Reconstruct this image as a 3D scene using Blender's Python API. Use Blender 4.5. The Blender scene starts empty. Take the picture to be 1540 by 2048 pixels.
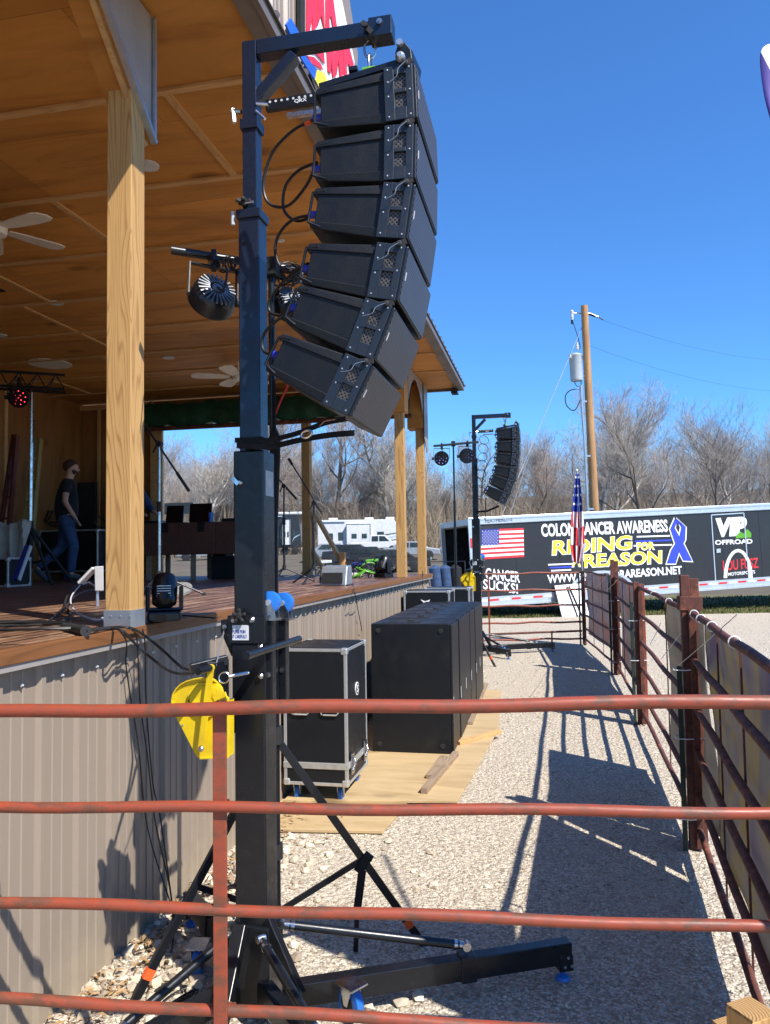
import bpy, bmesh, math, random
from mathutils import Vector as V, Matrix, Quaternion
R = math.radians
rnd = random.Random(7)
# ------------------------------------------------------------------ camera, world, sun, exposure
sc = bpy.context.scene
COL = sc.collection
YAW, PIT, ROL = R(12), R(3.2), R(0.9)
CP = V((0, 0, 1.67))
fw = V((-math.sin(YAW)*math.cos(PIT), math.cos(YAW)*math.cos(PIT), math.sin(PIT)))
_r = V((math.cos(YAW), math.sin(YAW), 0)); _u = _r.cross(fw)
cr = _r*math.cos(ROL) - _u*math.sin(ROL); cu = _u*math.cos(ROL) + _r*math.sin(ROL)
cam = bpy.data.cameras.new('camera'); co = bpy.data.objects.new('camera', cam); COL.objects.link(co)
m = Matrix((cr, cu, -fw)).transposed().to_4x4(); m.translation = CP
co.matrix_world = m
cam.sensor_fit = 'VERTICAL'; cam.sensor_height = 36; cam.lens = 36*1540/2048
cam.clip_start = 0.05; cam.clip_end = 2000
sc.camera = co
LD = V((-0.70, 0.50, -1.0)).normalized()          # direction the sunlight travels
w = bpy.data.worlds.new("World"); sc.world = w; w.use_nodes = True
nt = w.node_tree; bg = nt.nodes['Background']
sky = nt.nodes.new('ShaderNodeTexSky'); sky.sky_type = 'NISHITA'; sky.sun_disc = False
sky.sun_elevation = math.asin(-LD.z); sky.sun_rotation = math.atan2(-LD.x, -LD.y)
sky.air_density = 1.1; sky.dust_density = 0.1; sky.ozone_density = 4.0; sky.altitude = 300
tint = nt.nodes.new('ShaderNodeMix'); tint.data_type = 'RGBA'; tint.blend_type = 'MULTIPLY'; tint.inputs[0].default_value = 1; tint.inputs[7].default_value = (.50, .93, 1.40, 1)
nt.links.new(sky.outputs[0], tint.inputs[6]); nt.links.new(tint.outputs[2], bg.inputs[0]); bg.inputs[1].default_value = 0.099
sl = bpy.data.lights.new('sun', 'SUN'); sl.energy = 5.0; sl.angle = R(0.53); sl.color = (1, 0.955, 0.88)
so = bpy.data.objects.new('sun', sl); COL.objects.link(so)
so.rotation_euler = LD.to_track_quat('-Z', 'Y').to_euler(); so.location = (5, -5, 9)
vs = sc.view_settings; vs.view_transform = 'Standard'; vs.look = 'None'; vs.gamma = 1; vs.exposure = 0.72; vs.use_curve_mapping = False

def ray(px, py): return fw + cr*((px-770)/1540) + cu*((1024-py)/1540)
def onx(px, py, X): v = ray(px, py); return CP + v*(X/v.x)
def ony(px, py, Y): v = ray(px, py); return CP + v*(Y/v.y)
def onz(px, py, Z): v = ray(px, py); return CP + v*((Z-CP.z)/v.z)

# ------------------------------------------------------------------ materials
def principled(name, rough=.6, metal=0.0, col=(.5,.5,.5), spec=.5):
    mt = bpy.data.materials.new(name); mt.use_nodes = True
    b = mt.node_tree.nodes['Principled BSDF']
    b.inputs['Base Color'].default_value = (*col, 1); b.inputs['Roughness'].default_value = rough
    b.inputs['Metallic'].default_value = metal; b.inputs['Specular IOR Level'].default_value = spec
    return mt, mt.node_tree, b
def nn(nt, t, **k):
    n = nt.nodes.new(t)
    for a, b in k.items():
        if a in n.inputs: n.inputs[a].default_value = b
        else: setattr(n, a, b)
    return n
def coords(nt, sc_=(1,1,1), rot=(0,0,0), world=False):
    if world:
        g = nn(nt, 'ShaderNodeNewGeometry').outputs['Position']
    else: g = nn(nt, 'ShaderNodeTexCoord').outputs['Object']
    mp = nn(nt, 'ShaderNodeMapping'); mp.inputs['Scale'].default_value = sc_; mp.inputs['Rotation'].default_value = rot
    nt.links.new(g, mp.inputs[0]); return mp.outputs[0]
def ramp(nt, fac, stops):
    r = nn(nt, 'ShaderNodeValToRGB'); e = r.color_ramp.elements
    while len(e) < len(stops): e.new(.5)
    for el, (p, c) in zip(e, stops): el.position = p; el.color = (*c, 1)
    nt.links.new(fac, r.inputs[0]); return r.outputs[0]
def mixc(nt, fac, a, b, mode='MIX'):
    x = nn(nt, 'ShaderNodeMix', data_type='RGBA', blend_type=mode)
    for s, i in ((fac, 0), (a, 6), (b, 7)):
        if hasattr(s, 'links') or hasattr(s, 'is_linked'): nt.links.new(s, x.inputs[i])
        else: x.inputs[i].default_value = s if i == 0 else (*s, 1)
    return x.outputs[2]
def bump(nt, b, h, strength=.3, dist=.01):
    n = nn(nt, 'ShaderNodeBump', Strength=strength, Distance=dist); nt.links.new(h, n.inputs['Height']); nt.links.new(n.outputs[0], b.inputs['Normal']); return n
def pm(name, c1, c2=None, rough=.6, metal=0., scale=6, stretch=(1,1,1), lo=.35, hi=.65, bmp=0, bd=.005, spec=.5, det=6, rv=.12, dirt=None, fine=0):
    mt, nt, b = principled(name, rough, metal, c1, spec)
    c2 = c2 or tuple(x*.7 for x in c1)
    cd = coords(nt, stretch)
    n = nn(nt, 'ShaderNodeTexNoise', Scale=scale, Detail=det, Roughness=.62); nt.links.new(cd, n.inputs['Vector'])
    c = ramp(nt, n.outputs[0], [(lo, c2), (hi, c1)])
    if dirt:
        n2 = nn(nt, 'ShaderNodeTexNoise', Scale=scale*.37, Detail=8., Roughness=.7); nt.links.new(cd, n2.inputs['Vector'])
        f = ramp(nt, n2.outputs[0], [(dirt[1], (0,0,0)), (dirt[1]+dirt[2], (1,1,1))])
        c = mixc(nt, f, c, dirt[0])
    nt.links.new(c, b.inputs['Base Color'])
    rr = nn(nt, 'ShaderNodeMapRange'); nt.links.new(n.outputs[0], rr.inputs[0]); rr.inputs[1].default_value=.3; rr.inputs[2].default_value=.7
    rr.inputs[3].default_value = min(1, rough+rv); rr.inputs[4].default_value = max(0.02, rough-rv); nt.links.new(rr.outputs[0], b.inputs['Roughness'])
    if bmp:
        if fine:
            n3 = nn(nt, 'ShaderNodeTexNoise', Scale=float(fine), Detail=3.); nt.links.new(cd, n3.inputs['Vector']); bump(nt, b, n3.outputs[0], bmp, bd)
        else: bump(nt, b, n.outputs[0], bmp, bd)
    return mt
def wood(name, light, dark, axis=2, rings=26, knot=1.6, rough=.65, dist=1.0, glum=1.0):
    """sawn lumber: grain lines stretched along an axis, bent round knots"""
    mt, nt, b = principled(name, rough, 0, light, .3)
    s = [1, 1, 1]; s[axis] = .085
    cd = coords(nt, tuple(s))
    s2 = [1, 1, 1]; s2[axis] = .35
    cd2 = coords(nt, tuple(s2))
    kn = nn(nt, 'ShaderNodeTexVoronoi', Scale=knot*2.2); nt.links.new(cd2, kn.inputs['Vector'])
    k = nn(nt, 'ShaderNodeMapRange'); nt.links.new(kn.outputs['Distance'], k.inputs[0]); k.inputs[1].default_value=0; k.inputs[2].default_value=.28; k.inputs[3].default_value=1; k.inputs[4].default_value=0
    n0 = nn(nt, 'ShaderNodeTexNoise', Scale=5., Detail=2.); nt.links.new(cd, n0.inputs['Vector'])
    add = nn(nt, 'ShaderNodeMath', operation='MULTIPLY_ADD'); nt.links.new(k.outputs[0], add.inputs[0]); add.inputs[1].default_value = .22; nt.links.new(n0.outputs[0], add.inputs[2])
    mu = nn(nt, 'ShaderNodeMath', operation='MULTIPLY'); nt.links.new(add.outputs[0], mu.inputs[0]); mu.inputs[1].default_value = rings
    fr = nn(nt, 'ShaderNodeMath', operation='FRACT'); nt.links.new(mu.outputs[0], fr.inputs[0])
    c = ramp(nt, fr.outputs[0], [(0, dark), (.18, light), (.75, tuple(x*.93 for x in light)), (1, dark)])
    n1 = nn(nt, 'ShaderNodeTexNoise', Scale=90., Detail=2.); nt.links.new(cd, n1.inputs['Vector'])
    c = mixc(nt, .35, c, ramp(nt, n1.outputs[0], [(.3, tuple(x*.7 for x in light)), (.7, light)]))
    kf = ramp(nt, kn.outputs['Distance'], [(0, (1,1,1)), (.07, (0,0,0))])
    c = mixc(nt, kf, c, tuple(x*.55 for x in dark))
    n2 = nn(nt, 'ShaderNodeTexNoise', Scale=1.3, Detail=3.); nt.links.new(cd2, n2.inputs['Vector'])
    c = mixc(nt, ramp(nt, n2.outputs[0], [(.4, (0,0,0)), (.75, (.6,.6,.6))]), c, tuple(x*.72 for x in light))
    nt.links.new(c, b.inputs['Base Color']); bump(nt, b, n1.outputs[0], .15, .002)
    return mt
def plymat(name, c1, c2, axis=0, rough=.6, spots=True, sheets=False):
    mt, nt, b = principled(name, rough, 0, c1, .3)
    s = [1,1,1]; s[axis] = .22
    cd = coords(nt, tuple(s))
    n = nn(nt, 'ShaderNodeTexNoise', Scale=3.2, Detail=9., Roughness=.68, Distortion=.9); nt.links.new(cd, n.inputs['Vector'])
    c = ramp(nt, n.outputs[0], [(.3, c2), (.5, c1), (.62, tuple(x*1.12 for x in c1)), (.75, c2)])
    if spots:
        s2 = [1,1,1]; s2[axis] = .5
        v = nn(nt, 'ShaderNodeTexVoronoi', Scale=2.4); nt.links.new(coords(nt, tuple(s2)), v.inputs['Vector'])
        f = ramp(nt, v.outputs['Distance'], [(.0, (.9,)*3), (.10, (.55,)*3), (.17, (0,0,0))])
        c = mixc(nt, f, c, tuple(x*.42 for x in c2))
        br = nn(nt, 'ShaderNodeTexBrick', Scale=1.); br.offset = .5; br.inputs['Mortar Size'].default_value = .0015 if sheets else 0.; br.inputs['Brick Width'].default_value = 2.44; br.inputs['Row Height'].default_value = .975
        br.inputs['Color1'].default_value = (1.1,1.08,1.05,1); br.inputs['Color2'].default_value = (.74,.72,.70,1); br.inputs['Mortar'].default_value = (.3,.25,.2,1); nt.links.new(coords(nt), br.inputs['Vector']); c = mixc(nt, 1. if sheets else 0., c, br.outputs[0], 'MULTIPLY')
    nt.links.new(c, b.inputs['Base Color']); bump(nt, b, n.outputs[0], .12, .003)
    return mt
M = {}
M['black'] = pm('black_powder_coat', (.007,.008,.011), (.005,.006,.008), .32, scale=30, bmp=.05, fine=300, rv=.08)
M['navy'] = pm('dark_blue_black_steel', (.009,.017,.036), (.006,.011,.025), .28, scale=14, rv=.08)
M['cab'] = pm('textured_black_cabinet', (.006,.0075,.0105), (.004,.005,.007), .45, spec=.35, scale=9, bmp=.45, fine=330, bd=.003, rv=.14, dirt=((.016,.015,.014), .55, .2))
M['cabplate'] = pm('blue_black_end_plate', (.010,.017,.028), (.008,.013,.022), .45, scale=30, bmp=.2, fine=420, bd=.002)
M['rubber'] = pm('black_rubber', (.015,.015,.016), rough=.75)
M['chrome'] = pm('zinc_plated_steel', (.62,.63,.65), (.42,.43,.45), .25, 1., scale=20)
M['galv'] = pm('galvanised_steel', (.5,.54,.58), (.36,.4,.44), .4, .8, scale=9)
M['alu'] = pm('aluminium_edging', (.62,.63,.62), (.46,.47,.46), .4, .7, scale=18)
M['white'] = pm('white_paint', (.62,.62,.61), (.5,.5,.49), .5, scale=4)
M['offwhite'] = pm('off_white_plastic', (.62,.62,.58), (.5,.5,.47), .5)
M['yellow'] = pm('yellow_enamel', (.74,.52,.012), (.58,.40,.012), .28, scale=10, dirt=((.35,.24,.02), .62, .1))
M['bluewheel'] = pm('blue_polyurethane', (.02,.16,.55), (.015,.11,.4), .35)
M['bluecon'] = pm('blue_connector', (.02,.04,.5), rough=.4)
M['orange'] = pm('orange_tape', (.9,.13,.02), (.8,.1,.02), .5)
M['green'] = pm('green_tarpaulin', (.008,.07,.035), (.004,.035,.018), .6, scale=5, bmp=.6, bd=.03)
M['red'] = pm('rust_red_paint', (.27,.050,.022), (.18,.045,.022), .5, scale=40, stretch=(.5,1,1), lo=.3, hi=.6, bmp=.2, bd=.002, dirt=((.13,.050,.028), .5, .09))
M['rust'] = pm('brown_rusted_steel', (.13,.036,.02), (.065,.022,.014), .7, scale=16, bmp=.3, bd=.003, dirt=((.24,.075,.035), .56, .1))
M['tpost'] = pm('dark_green_steel', (.012,.03,.02), rough=.6)
M['beige'] = pm('beige_steel_siding', (.265,.212,.165), (.245,.195,.15), .42, scale=3, stretch=(1,1,.2), rv=.05, dirt=((.20,.165,.13), .55, .2))
def mud(mt):
    nt = mt.node_tree; b = nt.nodes['Principled BSDF']; src = b.inputs['Base Color'].links[0].from_socket
    g = nn(nt, 'ShaderNodeNewGeometry'); sp = nn(nt, 'ShaderNodeSeparateXYZ'); nt.links.new(g.outputs['Position'], sp.inputs[0])
    n = nn(nt, 'ShaderNodeTexNoise', Scale=7., Detail=8., Roughness=.75); nt.links.new(g.outputs['Position'], n.inputs['Vector'])
    h = nn(nt, 'ShaderNodeMapRange'); nt.links.new(sp.outputs[2], h.inputs[0]); h.inputs[1].default_value = .0; h.inputs[2].default_value = .42; h.inputs[3].default_value = .42; h.inputs[4].default_value = .0
    a = nn(nt, 'ShaderNodeMath', operation='ADD'); nt.links.new(h.outputs[0], a.inputs[0]); nt.links.new(n.outputs[0], a.inputs[1])
    nt.links.new(mixc(nt, ramp(nt, a.outputs[0], [(.62, (0,0,0)), (.86, (.75,)*3)]), src, (.30,.245,.175)), b.inputs['Base Color'])
mud(M['beige'])
M['trim'] = pm('grey_brown_trim', (.30,.27,.25), (.25,.225,.21), .4, scale=5)
M['fascia'] = pm('bronze_trim', (.16,.135,.115), (.12,.1,.09), .4, scale=4)
M['post'] = wood('fresh_sawn_post', (.50,.295,.11), (.25,.115,.036), 2, 30, 1.0)
M['lumber'] = wood('framing_lumber', (.62,.36,.15), (.40,.2,.08), 0, 20, 1.2)
M['lumbery'] = wood('framing_lumber_long', (.60,.34,.13), (.38,.18,.065), 1, 20, 1.2)
M['oldwood'] = wood('grey_lumber', (.33,.24,.16), (.17,.12,.08), 1, 24, 1.0)
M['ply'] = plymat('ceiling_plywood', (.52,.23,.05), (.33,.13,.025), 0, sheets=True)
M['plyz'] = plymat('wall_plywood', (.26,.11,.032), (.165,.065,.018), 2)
M['plyf'] = plymat('ground_plywood', (.43,.31,.165), (.31,.205,.095), 0)
M['stainw'] = wood('stained_deck_edge', (.22,.09,.032), (.10,.04,.015), 1, 22, .8, .45)
M['tabw'] = pm('brown_laminate', (.11,.045,.028), (.08,.032,.02), .55, scale=5)
M['skin'] = pm('skin', (.50,.27,.19), (.42,.2,.14), .55)
M['tee'] = pm('black_cotton', (.008,.008,.01), rough=.9)
M['jean'] = pm('blue_denim', (.035,.075,.16), (.02,.045,.11), .85, scale=14, bmp=.4, bd=.01)
M['shoe'] = pm('grey_canvas', (.07,.08,.10), rough=.8)
M['hair'] = pm('dark_brown_hair', (.05,.022,.013), rough=.8, bmp=.5, fine=80)
M['canvas'] = pm('off_white_canvas', (.42,.39,.33), (.3,.28,.24), .85, scale=4, bmp=.6, bd=.04)
M['ladder_r'] = pm('red_fibreglass', (.14,.02,.014), rough=.6)
M['ladder_y'] = pm('yellow_fibreglass', (.26,.17,.03), rough=.6)
M['screen'] = pm('black_screen', (.006,.006,.008), rough=.15)
M['tblack'] = pm('trailer_black', (.022,.022,.026), (.018,.018,.021), .28, scale=1.6, rv=.12, dirt=((.045,.042,.04), .58, .18))
M['tgrey'] = pm('brushed_trailer_rail', (.62,.66,.70), (.5,.54,.58), .35, .6, scale=4)
M['redp'] = pm('bright_red', (.62,.03,.035), (.55,.02,.03), .5)
M['signred'] = pm('sign_red', (.72,.03,.06), (.62,.02,.05), .5)
M['bluep'] = pm('flag_blue', (.018,.035,.28), (.014,.03,.22), .6)
M['ribbon'] = pm('ribbon_blue', (.03,.06,.62), (.025,.05,.55), .5)
M['signblue'] = pm('sign_blue', (.02,.12,.6), rough=.5)
M['textw'] = pm('white_lettering', (.8,.8,.8), (.75,.75,.75), .5)
M['texty'] = pm('yellow_lettering', (.85,.75,.03), (.8,.68,.03), .5)
M['lime'] = pm('lime_green', (.10,.34,.02), rough=.5)
M['pole'] = pm('pine_pole', (.44,.245,.105), (.30,.155,.065), .8, scale=8, stretch=(1,1,.12), bmp=.4)
M['insul'] = pm('grey_transformer', (.42,.46,.48), (.36,.4,.42), .45)
M['barkg'] = pm('grey_bark', (.26,.22,.19), (.14,.12,.10), .9, scale=3)
M['barkw'] = pm('pale_sycamore_bark', (.5,.46,.40), (.24,.2,.165), .85, scale=1.4, lo=.4, hi=.6)
M['barkb'] = pm('brown_bark', (.19,.145,.11), (.10,.075,.055), .9, scale=2)
M['twigg'] = pm('grey_twigs', (.38,.33,.29), (.28,.24,.21), .9, scale=1)
M['twigr'] = pm('reddish_twigs', (.38,.31,.26), (.27,.21,.17), .9, scale=1)
M['glass'] = pm('dark_glass', (.02,.025,.03), rough=.08, spec=.8)
M['strap'] = pm('black_webbing', (.006,.006,.007), rough=.9)
M['fan'] = pm('cream_fan_blade', (.72,.64,.54), (.66,.58,.48), .5)
M['cable'] = pm('black_cable', (.014,.014,.015), rough=.45)
M['label'] = pm('white_label', (.7,.7,.72), rough=.6)
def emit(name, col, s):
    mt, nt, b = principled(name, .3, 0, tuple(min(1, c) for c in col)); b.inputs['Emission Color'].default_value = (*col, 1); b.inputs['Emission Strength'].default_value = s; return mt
M['fin'] = pm('cast_aluminium', (.26,.27,.28), (.14,.15,.16), .5, .7, scale=20)
M['leds'] = emit('violet_led_reflection', (.35, .32, .95), .55)  # faint glow stands in for reflections in the far par lenses
M['ledred'] = emit('lit_red_led', (1, .03, .05), 7)
M['lens'] = pm('violet_lens', (.34,.30,.9), (.25,.2,.7), .1, spec=1.)
M['endg'] = pm('end_grain', (.55,.38,.17), (.38,.22,.08), .7, scale=3)
# perforated steel grille : dark holes in a regular pattern
def grille(name, plane=(1,2), pitch=.015, c1=(.075,.07,.072), c2=(.004,.004,.005)):
    mt, nt, b = principled(name, .45, .2, c1)
    tc = nn(nt, 'ShaderNodeTexCoord'); sp = nn(nt, 'ShaderNodeSeparateXYZ'); nt.links.new(tc.outputs['Object'], sp.inputs[0])
    cb = nn(nt, 'ShaderNodeCombineXYZ'); nt.links.new(sp.outputs[plane[0]], cb.inputs[0]); nt.links.new(sp.outputs[plane[1]], cb.inputs[1])
    mp = nn(nt, 'ShaderNodeMapping'); mp.inputs['Scale'].default_value = (1/pitch,)*3; mp.inputs['Rotation'].default_value = (0,0,R(45)); nt.links.new(cb.outputs[0], mp.inputs[0])
    v = nn(nt, 'ShaderNodeTexVoronoi', Scale=1., Randomness=0.); v.voronoi_dimensions = '2D'; nt.links.new(mp.outputs[0], v.inputs['Vector'])
    c = ramp(nt, v.outputs['Distance'], [(.26, c2), (.38, c1)]); nt.links.new(c, b.inputs['Base Color'])
    bump(nt, b, v.outputs['Distance'], .5, .003); return mt
M['grille'] = grille('perforated_front_grille')
M['mesh'] = grille('woven_guard', (0,2), .0105, (.085,.072,.065))
M['subgrille'] = grille('sub_grille', (1,2), .02, (.009,.010,.013))
def deckmat():
    mt, nt, b = principled('stained_deck_boards', .5, 0, (.3,.13,.07), .4)
    cd = coords(nt, (1, .12, 1))
    n = nn(nt, 'ShaderNodeTexNoise', Scale=22., Detail=6., Roughness=.7); nt.links.new(cd, n.inputs['Vector'])
    c = ramp(nt, n.outputs[0], [(.33, (.07,.034,.022)), (.5, (.19,.095,.052)), (.64, (.36,.23,.145))])
    br = nn(nt, 'ShaderNodeTexBrick', Scale=1., ); br.offset = .37
    br.inputs['Mortar Size'].default_value = .012; br.inputs['Brick Width'].default_value = 3.6; br.inputs['Row Height'].default_value = .14
    br.inputs['Color1'].default_value = (1,1,1,1); br.inputs['Color2'].default_value = (.62,.6,.6,1); br.inputs['Mortar'].default_value = (.08,.06,.05,1)
    nt.links.new(coords(nt, (1,1,1), (0,0,R(90))), br.inputs['Vector'])
    c = mixc(nt, 1., c, br.outputs[0], 'MULTIPLY'); nt.links.new(c, b.inputs['Base Color']); bump(nt, b, br.outputs['Fac'], .4, -.004); return mt
M['deck'] = deckmat()
def gravelmat():
    mt, nt, b = principled('crushed_limestone', .9, 0, (.4,.36,.32), .2)
    cd = coords(nt, world=True)
    v = nn(nt, 'ShaderNodeTexVoronoi', Scale=85.); nt.links.new(cd, v.inputs['Vector'])
    v2 = nn(nt, 'ShaderNodeTexVoronoi', Scale=34.); nt.links.new(cd, v2.inputs['Vector'])
    n = nn(nt, 'ShaderNodeTexNoise', Scale=.7, Detail=8., Roughness=.7); nt.links.new(cd, n.inputs['Vector'])
    sp = nn(nt, 'ShaderNodeSeparateColor'); nt.links.new(v.outputs['Color'], sp.inputs[0])
    c = ramp(nt, sp.outputs[0], [(0, (.27,.22,.16)), (.3, (.43,.37,.285)), (.7, (.56,.49,.385)), (1, (.71,.635,.51))])
    c = mixc(nt, ramp(nt, v.outputs['Distance'], [(.42, (0,0,0)), (.8, (.7,)*3)]), c, (.22,.18,.145))
    c = mixc(nt, ramp(nt, n.outputs[0], [(.42, (0,0,0)), (.66, (.6,)*3)]), c, (.43,.365,.285))
    nt.links.new(c, b.inputs['Base Color'])
    ad = nn(nt, 'ShaderNodeMath', operation='MULTIPLY_ADD'); nt.links.new(v.outputs['Distance'], ad.inputs[0]); ad.inputs[1].default_value=.5; nt.links.new(v2.outputs['Distance'], ad.inputs[2])
    bump(nt, b, ad.outputs[0], .9, -.014); return mt
M['gravel'] = gravelmat()
def stonemat(name, a, bb):
    mt, nt, b = principled(name, .9, 0, a, .2)
    g = nn(nt, 'ShaderNodeNewGeometry'); c = ramp(nt, g.outputs['Random Per Island'], [(0, tuple(x*.6 for x in bb)), (.25, bb), (.6, a), (1, tuple(min(1, x*1.3) for x in a))])
    nt.links.new(c, b.inputs['Base Color']); return mt
M['stone'] = stonemat('limestone_chips', (.50,.435,.335), (.36,.295,.22))
M['grass'] = stonemat('grass_blades', (.10,.13,.035), (.16,.12,.05))
M['grassbase'] = pm('grassy_soil', (.11,.12,.045), (.13,.10,.055), .95, scale=1.3, bmp=.6, bd=.03)
M['hillm'] = pm('leaf_litter', (.12,.095,.062), (.075,.06,.038), .95, scale=.5, bmp=.5, bd=.1)
M['brush'] = stonemat('dry_thicket', (.31,.25,.18), (.17,.13,.09))

def bannermat(name, kind):
    """printed mesh banner seen from behind, the sun shining through it"""
    mt, nt, b = principled(name, .6, 0, (0.384,0.384,0.385), .3)
    out = nt.nodes['Material Output']
    tc = coords(nt, (1,1,1))
    w = nn(nt, 'ShaderNodeTexNoise', Scale=1.25, Detail=3., Distortion=1.8); nt.links.new(tc, w.inputs['Vector'])
    if kind == 'gold':
        c = ramp(nt, w.outputs[0], [(.32, (0.256,0.237,0.269)), (.40, (0.294,0.275,0.262)), (.48, (0.320,0.294,0.275)), (.49, (0.358,0.307,0.192)), (.525, (0.333,0.288,0.192)), (.535, (0.307,0.288,0.275)), (.6, (0.269,0.256,0.256)), (.68, (0.218,0.198,0.256))])
    elif kind == 'pink':
        c = ramp(nt, w.outputs[0], [(.36, (0.435,0.282,0.256)), (.47, (0.371,0.314,0.294)), (.56, (0.410,0.365,0.358)), (.66, (0.294,0.282,0.346))])
    else:
        c = ramp(nt, w.outputs[0], [(.36, (0.294,0.282,0.256)), (.6, (0.371,0.346,0.314)), (.7, (0.410,0.371,0.282))])
    nt.links.new(c, b.inputs['Base Color'])
    tr = nn(nt, 'ShaderNodeBsdfTranslucent'); nt.links.new(c, tr.inputs[0])
    mx = nn(nt, 'ShaderNodeMixShader', Fac=.62); nt.links.new(b.outputs[0], mx.inputs[1]); nt.links.new(tr.outputs[0], mx.inputs[2]); nt.links.new(mx.outputs[0], out.inputs[0])
    return mt
for k in ('gold', 'pink', 'plain'): M['ban_'+k] = bannermat('banner_'+k, k)

# ------------------------------------------------------------------ mesh helpers
class MB:
    def __init__(s): s.v = []; s.f = []; s.mi = []; s.cur = 0
    def add(s, vs, fs):
        o = len(s.v); s.v += [tuple(x) for x in vs]; s.f += [tuple(i+o for i in f) for f in fs]; s.mi += [s.cur]*len(fs); return s
    def box(s, a, b):
        x0,y0,z0 = a; x1,y1,z1 = b
        return s.hexa([(x0,y0,z0),(x1,y0,z0),(x1,y1,z0),(x0,y1,z0),(x0,y0,z1),(x1,y0,z1),(x1,y1,z1),(x0,y1,z1)])
    def hexa(s, p): return s.add(p, [(0,3,2,1),(4,5,6,7),(0,1,5,4),(1,2,6,5),(2,3,7,6),(3,0,4,7)])
    def beam(s, p, q, w, h, up=(0,0,1)):
        p, q = V(p), V(q); d = (q-p).normalized(); u = V(up)
        if abs(d.dot(u)) > .99: u = V((0,1,0))
        sd = d.cross(u).normalized(); u = sd.cross(d)
        c = [(-1,-1),(1,-1),(1,1),(-1,1)]
        pts = [p+sd*(a*w/2)+u*(b*h/2) for a, b in c] + [q+sd*(a*w/2)+u*(b*h/2) for a, b in c]
        return s.hexa(pts)
    def tube(s, pts, r, n=8, caps=True):
        pts = [V(p) for p in pts]; rs = r if isinstance(r, (list, tuple)) else [r]*len(pts)
        vs, fs = [], []; pn = None
        for i, p in enumerate(pts):
            d = (pts[min(i+1, len(pts)-1)] - pts[max(i-1, 0)])
            d = d.normalized() if d.length > 1e-9 else V((0,0,1))
            if pn is None:
                a = V((0,0,1)) if abs(d.z) < .9 else V((1,0,0)); pn = d.cross(a).normalized()
            else:
                pn = (pn - d*pn.dot(d)); pn = pn.normalized() if pn.length > 1e-6 else d.orthogonal().normalized()
            bn = d.cross(pn)
            for k in range(n):
                t = 2*math.pi*k/n; vs.append(p + (pn*math.cos(t)+bn*math.sin(t))*rs[i])
        for i in range(len(pts)-1):
            for k in range(n):
                a = i*n+k; b = i*n+(k+1) % n; fs.append((a, b, b+n, a+n))
        if caps: fs.append(tuple(range(n-1, -1, -1))); fs.append(tuple(range((len(pts)-1)*n, len(pts)*n)))
        return s.add(vs, fs)
    def prism(s, poly, axis, t0, t1):
        """poly: 3-D points in a plane, extruded along vector axis from t0 to t1"""
        ax = V(axis); n = len(poly); a = [V(p)+ax*t0 for p in poly]; b = [V(p)+ax*t1 for p in poly]
        fs = [tuple(range(n-1, -1, -1)), tuple(range(n, 2*n))] + [(i, (i+1) % n, (i+1) % n+n, i+n) for i in range(n)]
        return s.add(a+b, fs)
    def disc(s, c, ax, r, h, n=20, r2=None):
        c = V(c); ax = V(ax).normalized(); return s.tube([c-ax*h/2, c+ax*h/2], [r, r if r2 is None else r2], n)
    def lathe(s, c, ax, prof, n=20):
        c = V(c); ax = V(ax).normalized(); return s.tube([c+ax*h for h, r in prof], [max(r, 1e-4) for h, r in prof], n, True)
    def quad(s, a, b, c, d): return s.add([a,b,c,d], [(0,1,2,3)])
def torus(mb, c, ax, R0, r0, n=20, k=8):
    c = V(c); ax = V(ax).normalized(); a = ax.orthogonal().normalized(); b = ax.cross(a)
    return mb.tube([c+(a*math.cos(2*math.pi*i/n)+b*math.sin(2*math.pi*i/n))*R0 for i in range(n+1)], r0, k, False)
def mesh_of(name, mb, mats, off=V((0,0,0)), smooth=False):
    me = bpy.data.meshes.new(name)
    me.from_pydata([tuple(V(p)-off) for p in mb.v], [], mb.f)
    for mt in (mats if isinstance(mats, (list, tuple)) else [mats]): me.materials.append(mt)
    if any(mb.mi): me.polygons.foreach_set('material_index', mb.mi)
    bm = bmesh.new(); bm.from_mesh(me); bmesh.ops.recalc_face_normals(bm, faces=bm.faces); bm.to_mesh(me); bm.free()
    if smooth:
        me.polygons.foreach_set('use_smooth', [True]*len(me.polygons))
    me.update(); return me
def org(o):
    p = V((0,0,0))
    while o is not None: p = p + o.location; o = o.parent
    return p
def tag(o, label=None, cat=None, group=None, kind=None):
    if label: o['label'] = label
    if cat: o['category'] = cat
    if group: o['group'] = group
    if kind: o['kind'] = kind
    return o
def thing(name, loc, label, cat, group=None):
    o = bpy.data.objects.new(name, None); COL.objects.link(o); o.location = loc; o.empty_display_size = .1
    return tag(o, label, cat, group)
def part(name, mb, mat, parent=None, smooth=False, bevel=0, label=None, auto=True):
    """ONE mesh object. World coordinates in mb; stored relative to the parent (or to the base of the thing itself)."""
    if parent is None:
        xs = [p[0] for p in mb.v]; ys = [p[1] for p in mb.v]; zs = [p[2] for p in mb.v]
        off = V(((min(xs)+max(xs))/2, (min(ys)+max(ys))/2, min(zs)))
    else: off = org(parent)
    me = mesh_of(name, mb, mat, off, smooth)
    o = bpy.data.objects.new(name, me); COL.objects.link(o)
    if parent is None: o.location = off
    else: o.parent = parent
    if smooth:
        try: me.set_sharp_from_angle(angle=R(40))
        except Exception: pass
    if bevel:
        b = o.modifiers.new('bevel', 'BEVEL'); b.width = bevel; b.segments = 2; b.limit_method = 'ANGLE'; b.angle_limit = R(40)
    if label: o['label'] = label
    return o
def one(name, mb, mat, label, cat, group=None, **k): return tag(part(name, mb, mat, None, **k), label, cat, group)
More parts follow.
